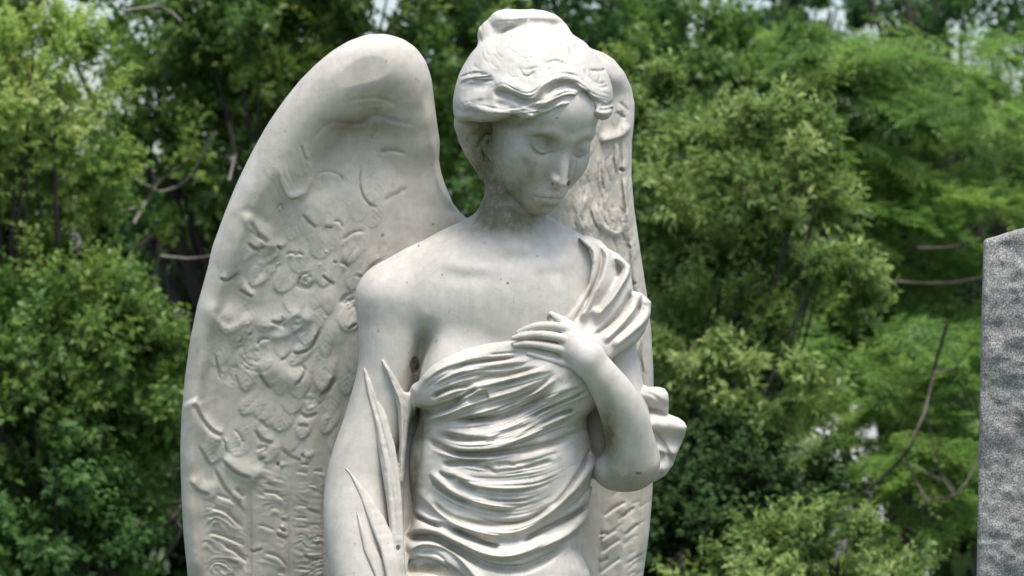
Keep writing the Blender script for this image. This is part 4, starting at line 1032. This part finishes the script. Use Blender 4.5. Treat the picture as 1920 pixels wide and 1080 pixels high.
# ------------------------------------------------------------------ trees and shrubs
def leaf_mat(name, cols, trans=.35, rough=.45, spec=.3):
    m, nt, b = mat_new(name)
    rnd = nd(nt, 'ShaderNodeNewGeometry').outputs['Random Per Island']
    tn = nd(nt, 'ShaderNodeAttribute', attribute_name='tint').outputs['Fac']
    mad = nd(nt, 'ShaderNodeMath', operation='MULTIPLY_ADD', use_clamp=True, inp={1: .34}); nt.links.new(rnd, mad.inputs[0]); nt.links.new(tn, mad.inputs[2]); rnd = mad.outputs[0]
    n = len(cols); c = ramp(nt, rnd, [(i / max(1, n - 1), q) for i, q in enumerate(cols)])
    nt.links.new(c, b.inputs['Base Color']); b.inputs['Roughness'].default_value = rough; b.inputs['Specular IOR Level'].default_value = spec
    tr = nd(nt, 'ShaderNodeBsdfTranslucent'); hs = nd(nt, 'ShaderNodeHueSaturation', inp={'Saturation': 1.0, 'Value': 1.3}); nt.links.new(c, hs.inputs['Color']); nt.links.new(hs.outputs[0], tr.inputs['Color'])
    mx = nd(nt, 'ShaderNodeMixShader', inp={0: trans}); nt.links.new(b.outputs[0], mx.inputs[1]); nt.links.new(tr.outputs[0], mx.inputs[2])
    nt.links.new(mx.outputs[0], [q for q in nt.nodes if q.type == 'OUTPUT_MATERIAL'][0].inputs['Surface'])
    return m
def bark_mat(name, a, b_):
    m, nt, b = mat_new(name)
    co = nd(nt, 'ShaderNodeTexCoord').outputs['Object']
    nt.links.new(ramp(nt, noise(nt, 30, 6, .7, co), [(.3, a), (.7, b_)]), b.inputs['Base Color']); b.inputs['Roughness'].default_value = .9
    bp = nd(nt, 'ShaderNodeBump', inp={'Strength': .6, 'Distance': .01}); nt.links.new(noise(nt, 60, 5, .7, co), bp.inputs['Height']); nt.links.new(bp.outputs[0], b.inputs['Normal'])
    return m
BARK = bark_mat('bark', (.018, .014, .011), (.05, .041, .033)); BARK_P = bark_mat('pale_bark', (.13, .115, .095), (.26, .235, .20))

def at(u, v, dist):
    """a point seen at (u, v) standing dist metres from the camera"""
    k = dist / CAMD
    return np.array([(u - 960) * k, dist - CAMD * PX, EYE + (540 - v) * k])

def unit(a): return a / (np.linalg.norm(a, axis=-1, keepdims=True) + 1e-9)

def tube_geo(paths, sides=7):
    Vs, Fs, n0 = [], [], 0
    for p in paths:
        p = np.asarray(p, float); q = catmull(np.column_stack([p[:, 0], p[:, 1], p[:, 2], p[:, 3]]), .08) if len(p) > 2 else p
        pos, rad = q[:, :3], np.maximum(q[:, 3], .0012)
        t = unit(np.gradient(pos, axis=0)); ref = np.array([.31, .2, .93]); 
        a = unit(np.cross(t, ref)); b = np.cross(t, a)
        ang = np.arange(sides) * 2 * np.pi / sides
        ring = pos[:, None] + rad[:, None, None] * (np.cos(ang)[None, :, None] * a[:, None] + np.sin(ang)[None, :, None] * b[:, None])
        m = len(pos); Vs.append(ring.reshape(-1, 3)); i = np.arange(m * sides).reshape(m, sides) + n0
        j = np.roll(i, -1, 1)
        Fs.append(np.stack([i[:-1].ravel(), j[:-1].ravel(), j[1:].ravel(), i[1:].ravel()], 1)); n0 += m * sides
    return np.vstack(Vs), np.vstack(Fs)

def leaves_geo(rs, C0, AX, L, n, ll, lw, spread=.9, flat=False, droop=0.0, fold=.25, tint=None):
    """sprays: leaves set along short twigs at C0 in the directions AX"""
    N = len(C0); C0 = np.repeat(C0, n, 0); A = np.repeat(unit(AX), n, 0)
    LL = np.repeat(np.broadcast_to(L, (N,)), n)
    t = np.tile((np.arange(n) + .5) / n, N) + rs.uniform(-.3, .3, N * n) / n
    up = np.array([0, 0, 1.0]); side = unit(np.cross(A, up) + 1e-3)
    nn = np.cross(side, A)
    if flat:
        sg = np.tile(np.where(np.arange(n) % 2, 1, -1), N)[:, None]
        d = unit(A * .75 + side * sg * .9 + nn * rs.uniform(-.18, .18, (N * n, 1)))
        nor = unit(nn + .25 * rs.randn(N * n, 3))
    else:
        ph = rs.uniform(0, 2 * np.pi, (N * n, 1))
        rad = side * np.cos(ph) + nn * np.sin(ph)
        d = unit(A * .6 + rad * spread + .15 * rs.randn(N * n, 3))
        nor = unit(np.cross(np.cross(d, A + .3 * rs.randn(N * n, 3)), d) + .35 * up + .2 * rs.randn(N * n, 3))
    base = C0 + A * (t * LL)[:, None] - up * (droop * (t * LL) ** 2)[:, None]
    s = rs.uniform(.65, 1.25, (N * n, 1)) * (1 - .35 * np.abs(t - .45))[:, None]
    w = unit(np.cross(d, nor)); nor = np.cross(w, d)
    p0 = base; p1 = base + d * ll * s * .45 + w * lw * s * .5 + nor * fold * lw * s; p2 = base + d * ll * s - nor * .12 * ll * s; p3 = base + d * ll * s * .45 - w * lw * s * .5 + nor * fold * lw * s
    V = np.stack([p0, p1, p2, p3], 1).reshape(-1, 3)
    i = np.arange(N * n)[:, None] * 4
    F = np.vstack([i + [[0, 1, 2, 3]]])
    tint = np.repeat(np.full(N, .33) if tint is None else tint, n) + .16 * (t - .5)
    return V, F, np.repeat(np.clip(tint, 0, 1), 4)

def clumps(rs, blobs, n, shell=.55, sub=14, jit=.3):
    """twig starts in a few ellipsoids (x,y,z,rx,ry,rz): gathered in tufts, thicker towards the outside"""
    vol = np.array([b[3] * b[5] for b in blobs]); vol = vol / vol.sum()
    P0, D0, T0 = [], [], []
    for b, f in zip(blobs, vol):
        m = max(3, int(n * f)); k = max(3, m // sub)
        d = unit(rs.randn(k, 3)); rr = (shell + (1 - shell) * rs.rand(k, 1)) ** .7
        c = np.array(b[:3]) + d * rr * np.array(b[3:]) 
        j = rs.randint(0, k, m); s = jit * min(b[3:]) * .8
        q = c[j] + rs.randn(m, 3) * s * .45
        T0.append(rs.beta(1.6, 2.2, k)[j] * .72); P0.append(q); D0.append(unit(unit(q - np.array(b[:3])) * .8 + d[j] * .5 + [0, 0, .55] + .35 * rs.randn(m, 3)))
    return np.vstack(P0), np.vstack(D0), np.concatenate(T0)

def plant(name, label, cat, base, blobs, mat, seed, n=400, L=.16, per=12, ll=.045, lw=.02, spread=.9, bark=None, trunk_r=.05, group=None, shell=.5, limbs=7, flat=False, droop=0.0, sub=14, extra=None):
    """one tree or shrub: trunk with limbs reaching into the crown, crown of leafy sprays"""
    rs = np.random.RandomState(seed); base = np.array(base, float)
    e = empty(name, tuple(base), label, cat, group)
    top = np.mean([b[:3] for b in blobs], 0) + [0, 0, .25 * max(b[5] for b in blobs)]
    mid = (base + top) / 2 + rs.uniform(-.15, .15, 3)
    paths = [[[*base - [0, 0, .05], trunk_r * 1.3], [*(base * .7 + mid * .3), trunk_r], [*mid, trunk_r * .75], [*top, trunk_r * .3]]]
    for i in range(limbs):
        b = blobs[i % len(blobs)]; t = rs.uniform(.25, .8); s = mid * (1 - abs(2 * t - 1)) + (base if t < .5 else top) * abs(2 * t - 1)
        en = np.array(b[:3]) + unit(rs.randn(3)) * np.array(b[3:]) * .75; m = (s + en) / 2 + rs.uniform(-.12, .12, 3) + [0, 0, -.06]
        paths.append([[*s, trunk_r * .5], [*m, trunk_r * .3], [*en, trunk_r * .08]])
        for k in range(3):
            e2 = en + rs.uniform(-.35, .35, 3) * np.array(b[3:]) * 1.2; paths.append([[*m, trunk_r * .2], [*(m + e2) / 2 + rs.uniform(-.05, .05, 3), trunk_r * .12], [*e2, trunk_r * .05]])
    V, F = tube_geo(paths, 6); np_mesh('trunk', V, F, bark or BARK, e)
    c, d, tn = clumps(rs, blobs, n, shell, sub)
    if flat: d = unit(d * [1, 1, .25] + [0, 0, -.12])
    V, F, T = leaves_geo(rs, c, d, L * rs.uniform(.7, 1.3, len(c)), per, ll, lw, spread, flat, droop, tint=tn)
    if extra is not None:
        V2, F2, T2 = extra(rs); F = np.vstack([F, F2 + len(V)]); V = np.vstack([V, V2]); T = np.concatenate([T, T2])
    np_mesh('crown', V, F, mat, e, {'tint': T})
    return e
def bl(u, v, dist, ru, rv, dep=None):
    p = at(u, v, dist); k = dist / CAMD; return (*p, ru * k, (dep if dep else ru * k), rv * k)

PALE = leaf_mat('pale_new_leaves', [(0.12, 0.224, 0.044), (0.215, 0.34, 0.069), (0.347, 0.439, 0.116), (0.429, 0.439, 0.175)], .45)
MIDG = leaf_mat('mid_green_leaves', [(0.038, 0.08, 0.016), (0.07, 0.142, 0.026), (0.131, 0.223, 0.043), (0.252, 0.313, 0.064)], .4)
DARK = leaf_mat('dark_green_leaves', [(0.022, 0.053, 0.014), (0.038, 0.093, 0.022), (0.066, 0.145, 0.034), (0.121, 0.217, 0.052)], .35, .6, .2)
FERN = leaf_mat('conifer_needles', [(0.056, 0.111, 0.028), (0.099, 0.192, 0.043), (0.167, 0.293, 0.062), (0.28, 0.394, 0.098)], .45)
OLIV = leaf_mat('olive_leaves', [(0.066, 0.127, 0.032), (0.133, 0.215, 0.051), (0.244, 0.337, 0.096), (0.411, 0.473, 0.175)], .42)
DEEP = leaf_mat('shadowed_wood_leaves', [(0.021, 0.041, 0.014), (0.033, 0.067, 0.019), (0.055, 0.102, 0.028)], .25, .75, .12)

def make_trees():
    g0 = lambda u, dist: (*at(u, 540, dist)[:2], 0)
    plant('pale_leaved_tree', 'yellow-green young tree with pale new leaves, rounded top left of the angel', 'tree', g0(40, 9.2),
          [bl(70, 180, 9.2, 110, 115), bl(-60, 240, 9.3, 130, 150), bl(110, 310, 9.4, 95, 80), bl(-160, 420, 9.4, 150, 150), bl(40, 380, 9.4, 110, 60)], PALE, 1, 3000, .10, 14, 0.0255, 0.0120, shell=.75, trunk_r=.03)
    plant('privet_bush', 'bright green leafy bush low on the left, beside the wide wing', 'bush', g0(120, 8.8),
          [bl(110, 640, 8.8, 150, 90), bl(250, 720, 8.9, 110, 80), bl(40, 790, 8.8, 150, 90), bl(265, 800, 9.0, 80, 50), bl(-140, 700, 8.9, 140, 150), bl(180, 960, 8.9, 60, 40), bl(90, 560, 9.2, 120, 60)], MIDG, 2, 3520, .11, 12, 0.0259, 0.0144, shell=.6, trunk_r=.025)
    plant('vine_hung_tree', 'dark green broad-leaved tree behind the wide wing, hung with bare vines', 'tree', g0(600, 10.6),
          [bl(350, 130, 10.6, 105, 150), bl(520, 60, 10.6, 170, 110), bl(330, 340, 10.6, 110, 120), bl(760, 80, 10.8, 160, 120), bl(420, 230, 10.9, 160, 160), bl(870, 280, 11, 120, 160), bl(620, -120, 10.7, 300, 100), bl(110, -10, 11.0, 120, 45), bl(190, 30, 11.4, 60, 30)], MIDG, 3, 3570, .13, 12, 0.0324, 0.0187, trunk_r=.05, shell=.5, limbs=12)
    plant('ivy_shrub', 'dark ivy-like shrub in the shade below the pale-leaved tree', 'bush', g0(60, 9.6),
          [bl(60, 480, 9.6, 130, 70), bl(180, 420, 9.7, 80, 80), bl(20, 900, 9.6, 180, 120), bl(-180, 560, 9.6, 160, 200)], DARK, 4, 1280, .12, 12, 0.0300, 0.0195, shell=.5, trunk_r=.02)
    plant('laurel_bush', 'olive-green laurel bush with upright tufts, right of the narrow wing', 'bush', g0(1400, 8.9),
          [bl(1440, 330, 8.9, 95, 95), bl(1330, 380, 9.0, 90, 90), bl(1290, 250, 9.4, 90, 80), bl(1480, 440, 9.0, 80, 70), bl(1540, 560, 8.9, 65, 50), bl(1350, 640, 8.9, 85, 70), bl(1440, 720, 8.8, 85, 70), bl(1300, 720, 9.1, 90, 90), bl(1370, 520, 9.2, 120, 90)], OLIV, 5, 2700, .10, 13, 0.0304, 0.0120, spread=.7, shell=.65, trunk_r=.028)
    plant('low_yellow_bush', 'low yellow-green bush at the bottom right, nearest the gravestone', 'bush', g0(1480, 8.2),
          [bl(1400, 1080, 8.2, 75, 60), bl(1490, 1060, 8.2, 80, 60), bl(1580, 1070, 8.2, 75, 60), bl(1650, 1090, 8.3, 55, 60), bl(1500, 1150, 8.2, 210, 80)], OLIV, 6, 1125, .10, 13, 0.0255, 0.0105, spread=.8, shell=.7)
    # feathery conifer: long drooping boughs
    plant('bright_leaved_tree', 'light green small-leaved tree just right of the narrow wing tip, above the laurel bush', 'tree', g0(1300, 10.4),
          [bl(1260, 150, 10.4, 100, 110), bl(1350, 200, 10.5, 110, 70), bl(1240, 330, 10.4, 80, 110), bl(1420, 140, 10.6, 90, 60)], MIDG, 16, 1600, .11, 12, 0.0270, 0.0150, trunk_r=.03, shell=.55)
    rs = np.random.RandomState(7)
    def boughs(spots, dist, size):
        def f(rs):
            cs, ax, ls, tn = [], [], [], []
            for (u, v, ang, ln) in spots:
                p = at(u, v, dist + rs.uniform(-.5, .5)); k = dist / CAMD; a = math.radians(ang); tt = rs.beta(1.5, 2) * .7
                dirv = unit(np.array([math.cos(a), rs.uniform(-.9, .1), -math.sin(a) * .5]))
                sd = unit(np.cross(dirv, [0, 0, 1.0])); W = ln * k; ro = rs.uniform(-.8, .8); sd = sd * math.cos(ro) + np.cross(dirv, sd) * math.sin(ro)
                for t in np.linspace(0, 1, int(ln / 5)):
                    q = p + dirv * t * W + np.array([0, 0, -.38]) * t * t * W
                    for s in (-1, 1):
                        cs.append(q + rs.randn(3) * .004); ax.append(unit(dirv * .8 + sd * s * 1.0 + [0, 0, rs.uniform(-.5, .15)] + .22 * rs.randn(3)))
                        ls.append(size * (.25 + .9 * math.sin(math.pi * min(1, .12 + .88 * t) ** .8) ** .8) * rs.uniform(.5, 1.35)); tn.append(tt + .12 * t)
            return leaves_geo(rs, np.array(cs), np.array(ax), np.array(ls), 11, .024, .0075, flat=True, droop=1.5, tint=np.array(tn))
        return f
    spots = [(1650 + rs.uniform(-270, 270), rs.uniform(60, 700), rs.choice([rs.uniform(-25, 35), rs.uniform(145, 205)]), rs.uniform(80, 190)) for i in range(210)]
    plant('feathery_conifer', 'bright green feathery conifer with drooping boughs filling the upper right', 'tree', g0(1660, 11.2),
          [bl(1600, 200, 11.6, 200, 140), bl(1700, 420, 11.4, 200, 130), bl(1560, 560, 11.4, 150, 130), bl(1800, 620, 11.4, 130, 130)], FERN, 8, 90, .16, 12, .03, .008, flat=True, droop=.8, trunk_r=.06, limbs=14, extra=boughs(spots, 11.0, .10))
    spots = [(1640 + rs.uniform(-200, 230), rs.uniform(600, 960), rs.choice([rs.uniform(-20, 40), rs.uniform(140, 200)]), rs.uniform(60, 140)) for i in range(95)]
    plant('hemlock_sapling', 'small feathery hemlock sapling low on the right, below the big conifer', 'tree', g0(1650, 9.8),
          [bl(1600, 820, 10.2, 150, 90), bl(1760, 760, 10.3, 110, 120), bl(1700, 940, 10, 140, 60)], FERN, 9, 50, .15, 12, .03, .008, flat=True, droop=.8, trunk_r=.025, extra=boughs(spots, 9.8, .09))
    plant('tall_oak', 'tall loose tree at the top right corner with sky between its leaves', 'tree', g0(1850, 13.5),
          [bl(1840, 110, 13.5, 150, 150), bl(1700, -20, 13.8, 200, 60), bl(1880, 330, 13.4, 120, 140), bl(2000, 600, 13.4, 160, 240)], DARK, 10, 1120, .2, 10, 0.0450, 0.0263, trunk_r=.12, limbs=12)
    plant('bare_crowned_tree', 'thin dark tree with bare limbs against the sky, upper right of the angel', 'tree', g0(1330, 14),
          [bl(1300, 90, 14, 110, 90), bl(1560, 50, 14.2, 130, 50), bl(1480, 20, 14.2, 110, 40), bl(1230, 200, 14, 90, 130), bl(1420, 190, 14.2, 130, 60)], DARK, 11, 900, .2, 10, 0.0413, 0.0225, trunk_r=.1, limbs=16)
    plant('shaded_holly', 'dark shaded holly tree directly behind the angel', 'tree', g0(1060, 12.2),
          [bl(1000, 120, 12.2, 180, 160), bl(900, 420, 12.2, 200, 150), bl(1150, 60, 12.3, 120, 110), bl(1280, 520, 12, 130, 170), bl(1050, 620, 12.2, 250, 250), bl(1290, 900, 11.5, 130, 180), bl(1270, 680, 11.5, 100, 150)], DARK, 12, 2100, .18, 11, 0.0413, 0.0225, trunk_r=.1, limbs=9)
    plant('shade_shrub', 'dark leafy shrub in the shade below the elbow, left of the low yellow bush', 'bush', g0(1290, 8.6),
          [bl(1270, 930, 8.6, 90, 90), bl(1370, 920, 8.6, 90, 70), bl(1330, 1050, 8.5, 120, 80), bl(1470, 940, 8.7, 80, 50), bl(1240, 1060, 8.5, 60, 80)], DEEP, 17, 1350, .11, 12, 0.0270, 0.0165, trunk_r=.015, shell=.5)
    plant('bramble_thicket', 'low dark bramble thicket among the twisted vines at the bottom left', 'bush', g0(150, 8.6),
          [bl(60, 1010, 8.6, 130, 80), bl(150, 1070, 8.6, 110, 50), bl(60, 900, 8.6, 110, 60)], DARK, 18, 800, .11, 12, 0.0270, 0.0165, trunk_r=.012, shell=.5)
    # the dark wood closing the view
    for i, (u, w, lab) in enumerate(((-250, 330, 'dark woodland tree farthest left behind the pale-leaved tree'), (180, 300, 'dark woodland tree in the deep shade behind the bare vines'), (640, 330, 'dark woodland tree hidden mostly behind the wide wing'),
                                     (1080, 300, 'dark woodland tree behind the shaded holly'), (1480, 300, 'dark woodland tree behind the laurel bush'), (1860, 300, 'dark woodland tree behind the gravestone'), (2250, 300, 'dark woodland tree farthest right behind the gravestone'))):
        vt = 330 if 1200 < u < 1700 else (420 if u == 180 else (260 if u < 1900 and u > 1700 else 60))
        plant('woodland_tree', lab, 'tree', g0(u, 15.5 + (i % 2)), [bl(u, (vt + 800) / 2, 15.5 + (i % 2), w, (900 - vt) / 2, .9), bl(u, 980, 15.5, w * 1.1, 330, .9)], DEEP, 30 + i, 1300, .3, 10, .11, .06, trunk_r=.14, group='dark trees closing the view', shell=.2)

def bare(name, label, paths, mat, cat='branch'):
    V, F = tube_geo(paths, 7); tag(np_mesh(name, V, F, mat), label, cat)
def make_branches():
    def p(pts, dist, r0, r1):
        n = len(pts); return [[*at(u, v, dist + .12 * math.sin(i * 1.7)), (r0 + (r1 - r0) * i / (n - 1)) * dist / CAMD] for i, (u, v) in enumerate(pts)]
    VINE_B = bark_mat('vine_bark', (.06, .05, .042), (.16, .135, .115))
    bare('arching_branch', 'bare pale branch arching down among the conifer boughs on the right',
         [p([(1775, 610), (1752, 690), (1735, 770), (1705, 840), (1660, 890), (1620, 925)], 9.2, 3.6, 2.6), p([(1695, 850), (1715, 900), (1740, 940), (1790, 930), (1830, 870), (1850, 800)], 9.2, 2.4, 1.4),
          p([(1690, 865), (1740, 890), (1770, 900), (1790, 930)], 9.3, 2.4, 1.2), p([(1735, 770), (1760, 880), (1790, 920)], 9.3, 2, 1), p([(1748, 700), (1790, 690), (1830, 640)], 9.2, 2.4, 1.2)], VINE_B)
    bare('fallen_twig', 'thin curved twig lying low behind the elbow on the right', [p([(1345, 885), (1380, 880), (1420, 895), (1500, 905), (1560, 915)], 9.4, 3.4, 2), p([(1410, 893), (1450, 925), (1480, 960)], 9.4, 2, 1)], VINE_B)
    bare('slanting_branch', 'long bare branch slanting across the conifer at mid height on the right', [p([(1580, 520), (1680, 528), (1790, 530), (1900, 505)], 10.2, 2.6, 1.4), p([(1720, 465), (1790, 462), (1830, 445)], 10.2, 2, 1), p([(1520, 355), (1590, 390), (1640, 410)], 10.2, 3, 1.5)], VINE_B)
    rs = np.random.RandomState(44); paths = []
    for pts, r0, r1 in (([(250, 420), (290, 350), (340, 310)], 4, 2), ([(200, 400), (260, 390), (290, 340), (280, 300)], 4, 2), ([(300, 455), (290, 520), (300, 580), (285, 640)], 5, 3), ([(255, 510), (270, 570), (300, 600), (345, 590)], 5, 3), ([(255, 610), (300, 612), (360, 590)], 5, 3),
                        ([(290, 440), (250, 470), (230, 500), (265, 560)], 4, 2), ([(240, 330), (300, 360), (360, 330), (400, 250)], 3, 2), ([(300, 480), (350, 485), (400, 480)], 3, 2), ([(180, 470), (195, 540), (230, 600)], 4, 3), ([(260, 640), (310, 650), (350, 700)], 4, 2), ([(230, 20), (300, 10), (340, 40)], 2.4, 1.5), ([(430, 230), (440, 290), (430, 340)], 4, 3)):
        paths.append(p(pts, 9.5, r0, r1))
    bare('hanging_vines', 'tangle of bare grey vines hanging before the dark tree, left of the wide wing', paths, BARK_P, 'vine')
    paths = []
    for pts, r0, r1 in (([(215, 880), (240, 950), (290, 1000), (330, 970), (345, 920)], 5, 4), ([(220, 920), (260, 935), (310, 945), (360, 940)], 5, 4), ([(250, 1000), (265, 960), (310, 950), (340, 990), (300, 1060)], 5, 4), ([(230, 930), (250, 1010), (290, 1070)], 5, 4), ([(80, 860), (85, 960), (80, 1080)], 6, 6), ([(0, 1040), (60, 1000), (130, 1000), (200, 1060)], 5, 4),
                        ([(190, 840), (240, 900), (320, 930)], 4, 3), ([(120, 780), (135, 860), (150, 900)], 4, 3), ([(310, 840), (330, 880), (350, 880)], 3, 2), ([(0, 960), (80, 985), (140, 960)], 4, 3)):
        paths.append(p(pts, 9.2, r0, r1))
    bare('twisted_vines', 'twisted bare brown vines coiled in the shade at the bottom left', paths, VINE_B, 'vine')
    # pale boulder glimpsed through the leaves
    import bmesh
    bm = bmesh.new(); bmesh.ops.create_icosphere(bm, subdivisions=4, radius=1)
    for v in bm.verts:
        c = v.co; f = 1 + .12 * math.sin(3 * c.x + 1) * math.sin(4 * c.y) + .08 * math.sin(7 * c.z + 2 * c.x) + .04 * math.sin(13 * c.y + 9 * c.x)
        v.co = Vector((c.x * .23 * f, c.y * .2 * f, c.z * .68 * f))
    me = bpy.data.meshes.new('boulder'); bm.to_mesh(me); bm.free(); me.materials.append(bark_mat('pale_rock', (.40, .39, .40), (.62, .61, .62)))
    for q in me.polygons: q.use_smooth = True
    o = bpy.data.objects.new('boulder', me); SC.collection.objects.link(o); o.location = (*at(1600, 540, 12.5)[:2], .62); tag(o, 'tall pale rock glimpsed through the leaves right of the elbow', 'rock')

# ------------------------------------------------------------------ build
make_ground()
BG = make_body()
GG = make_gown(BG)
carve(GG, 'gown', STONE, 1, .3); del GG
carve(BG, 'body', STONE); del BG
HG = make_hair(); carve(HG, 'hair', STONE, 1, .4); del HG
W1 = make_wing_wide(); carve(W1, 'wing', STONE_W); del W1
W2 = make_wing_narrow(); carve(W2, 'wing', STONE_W); del W2
make_skirt()
make_plinth(); make_gravestone()
make_trees(); make_branches()
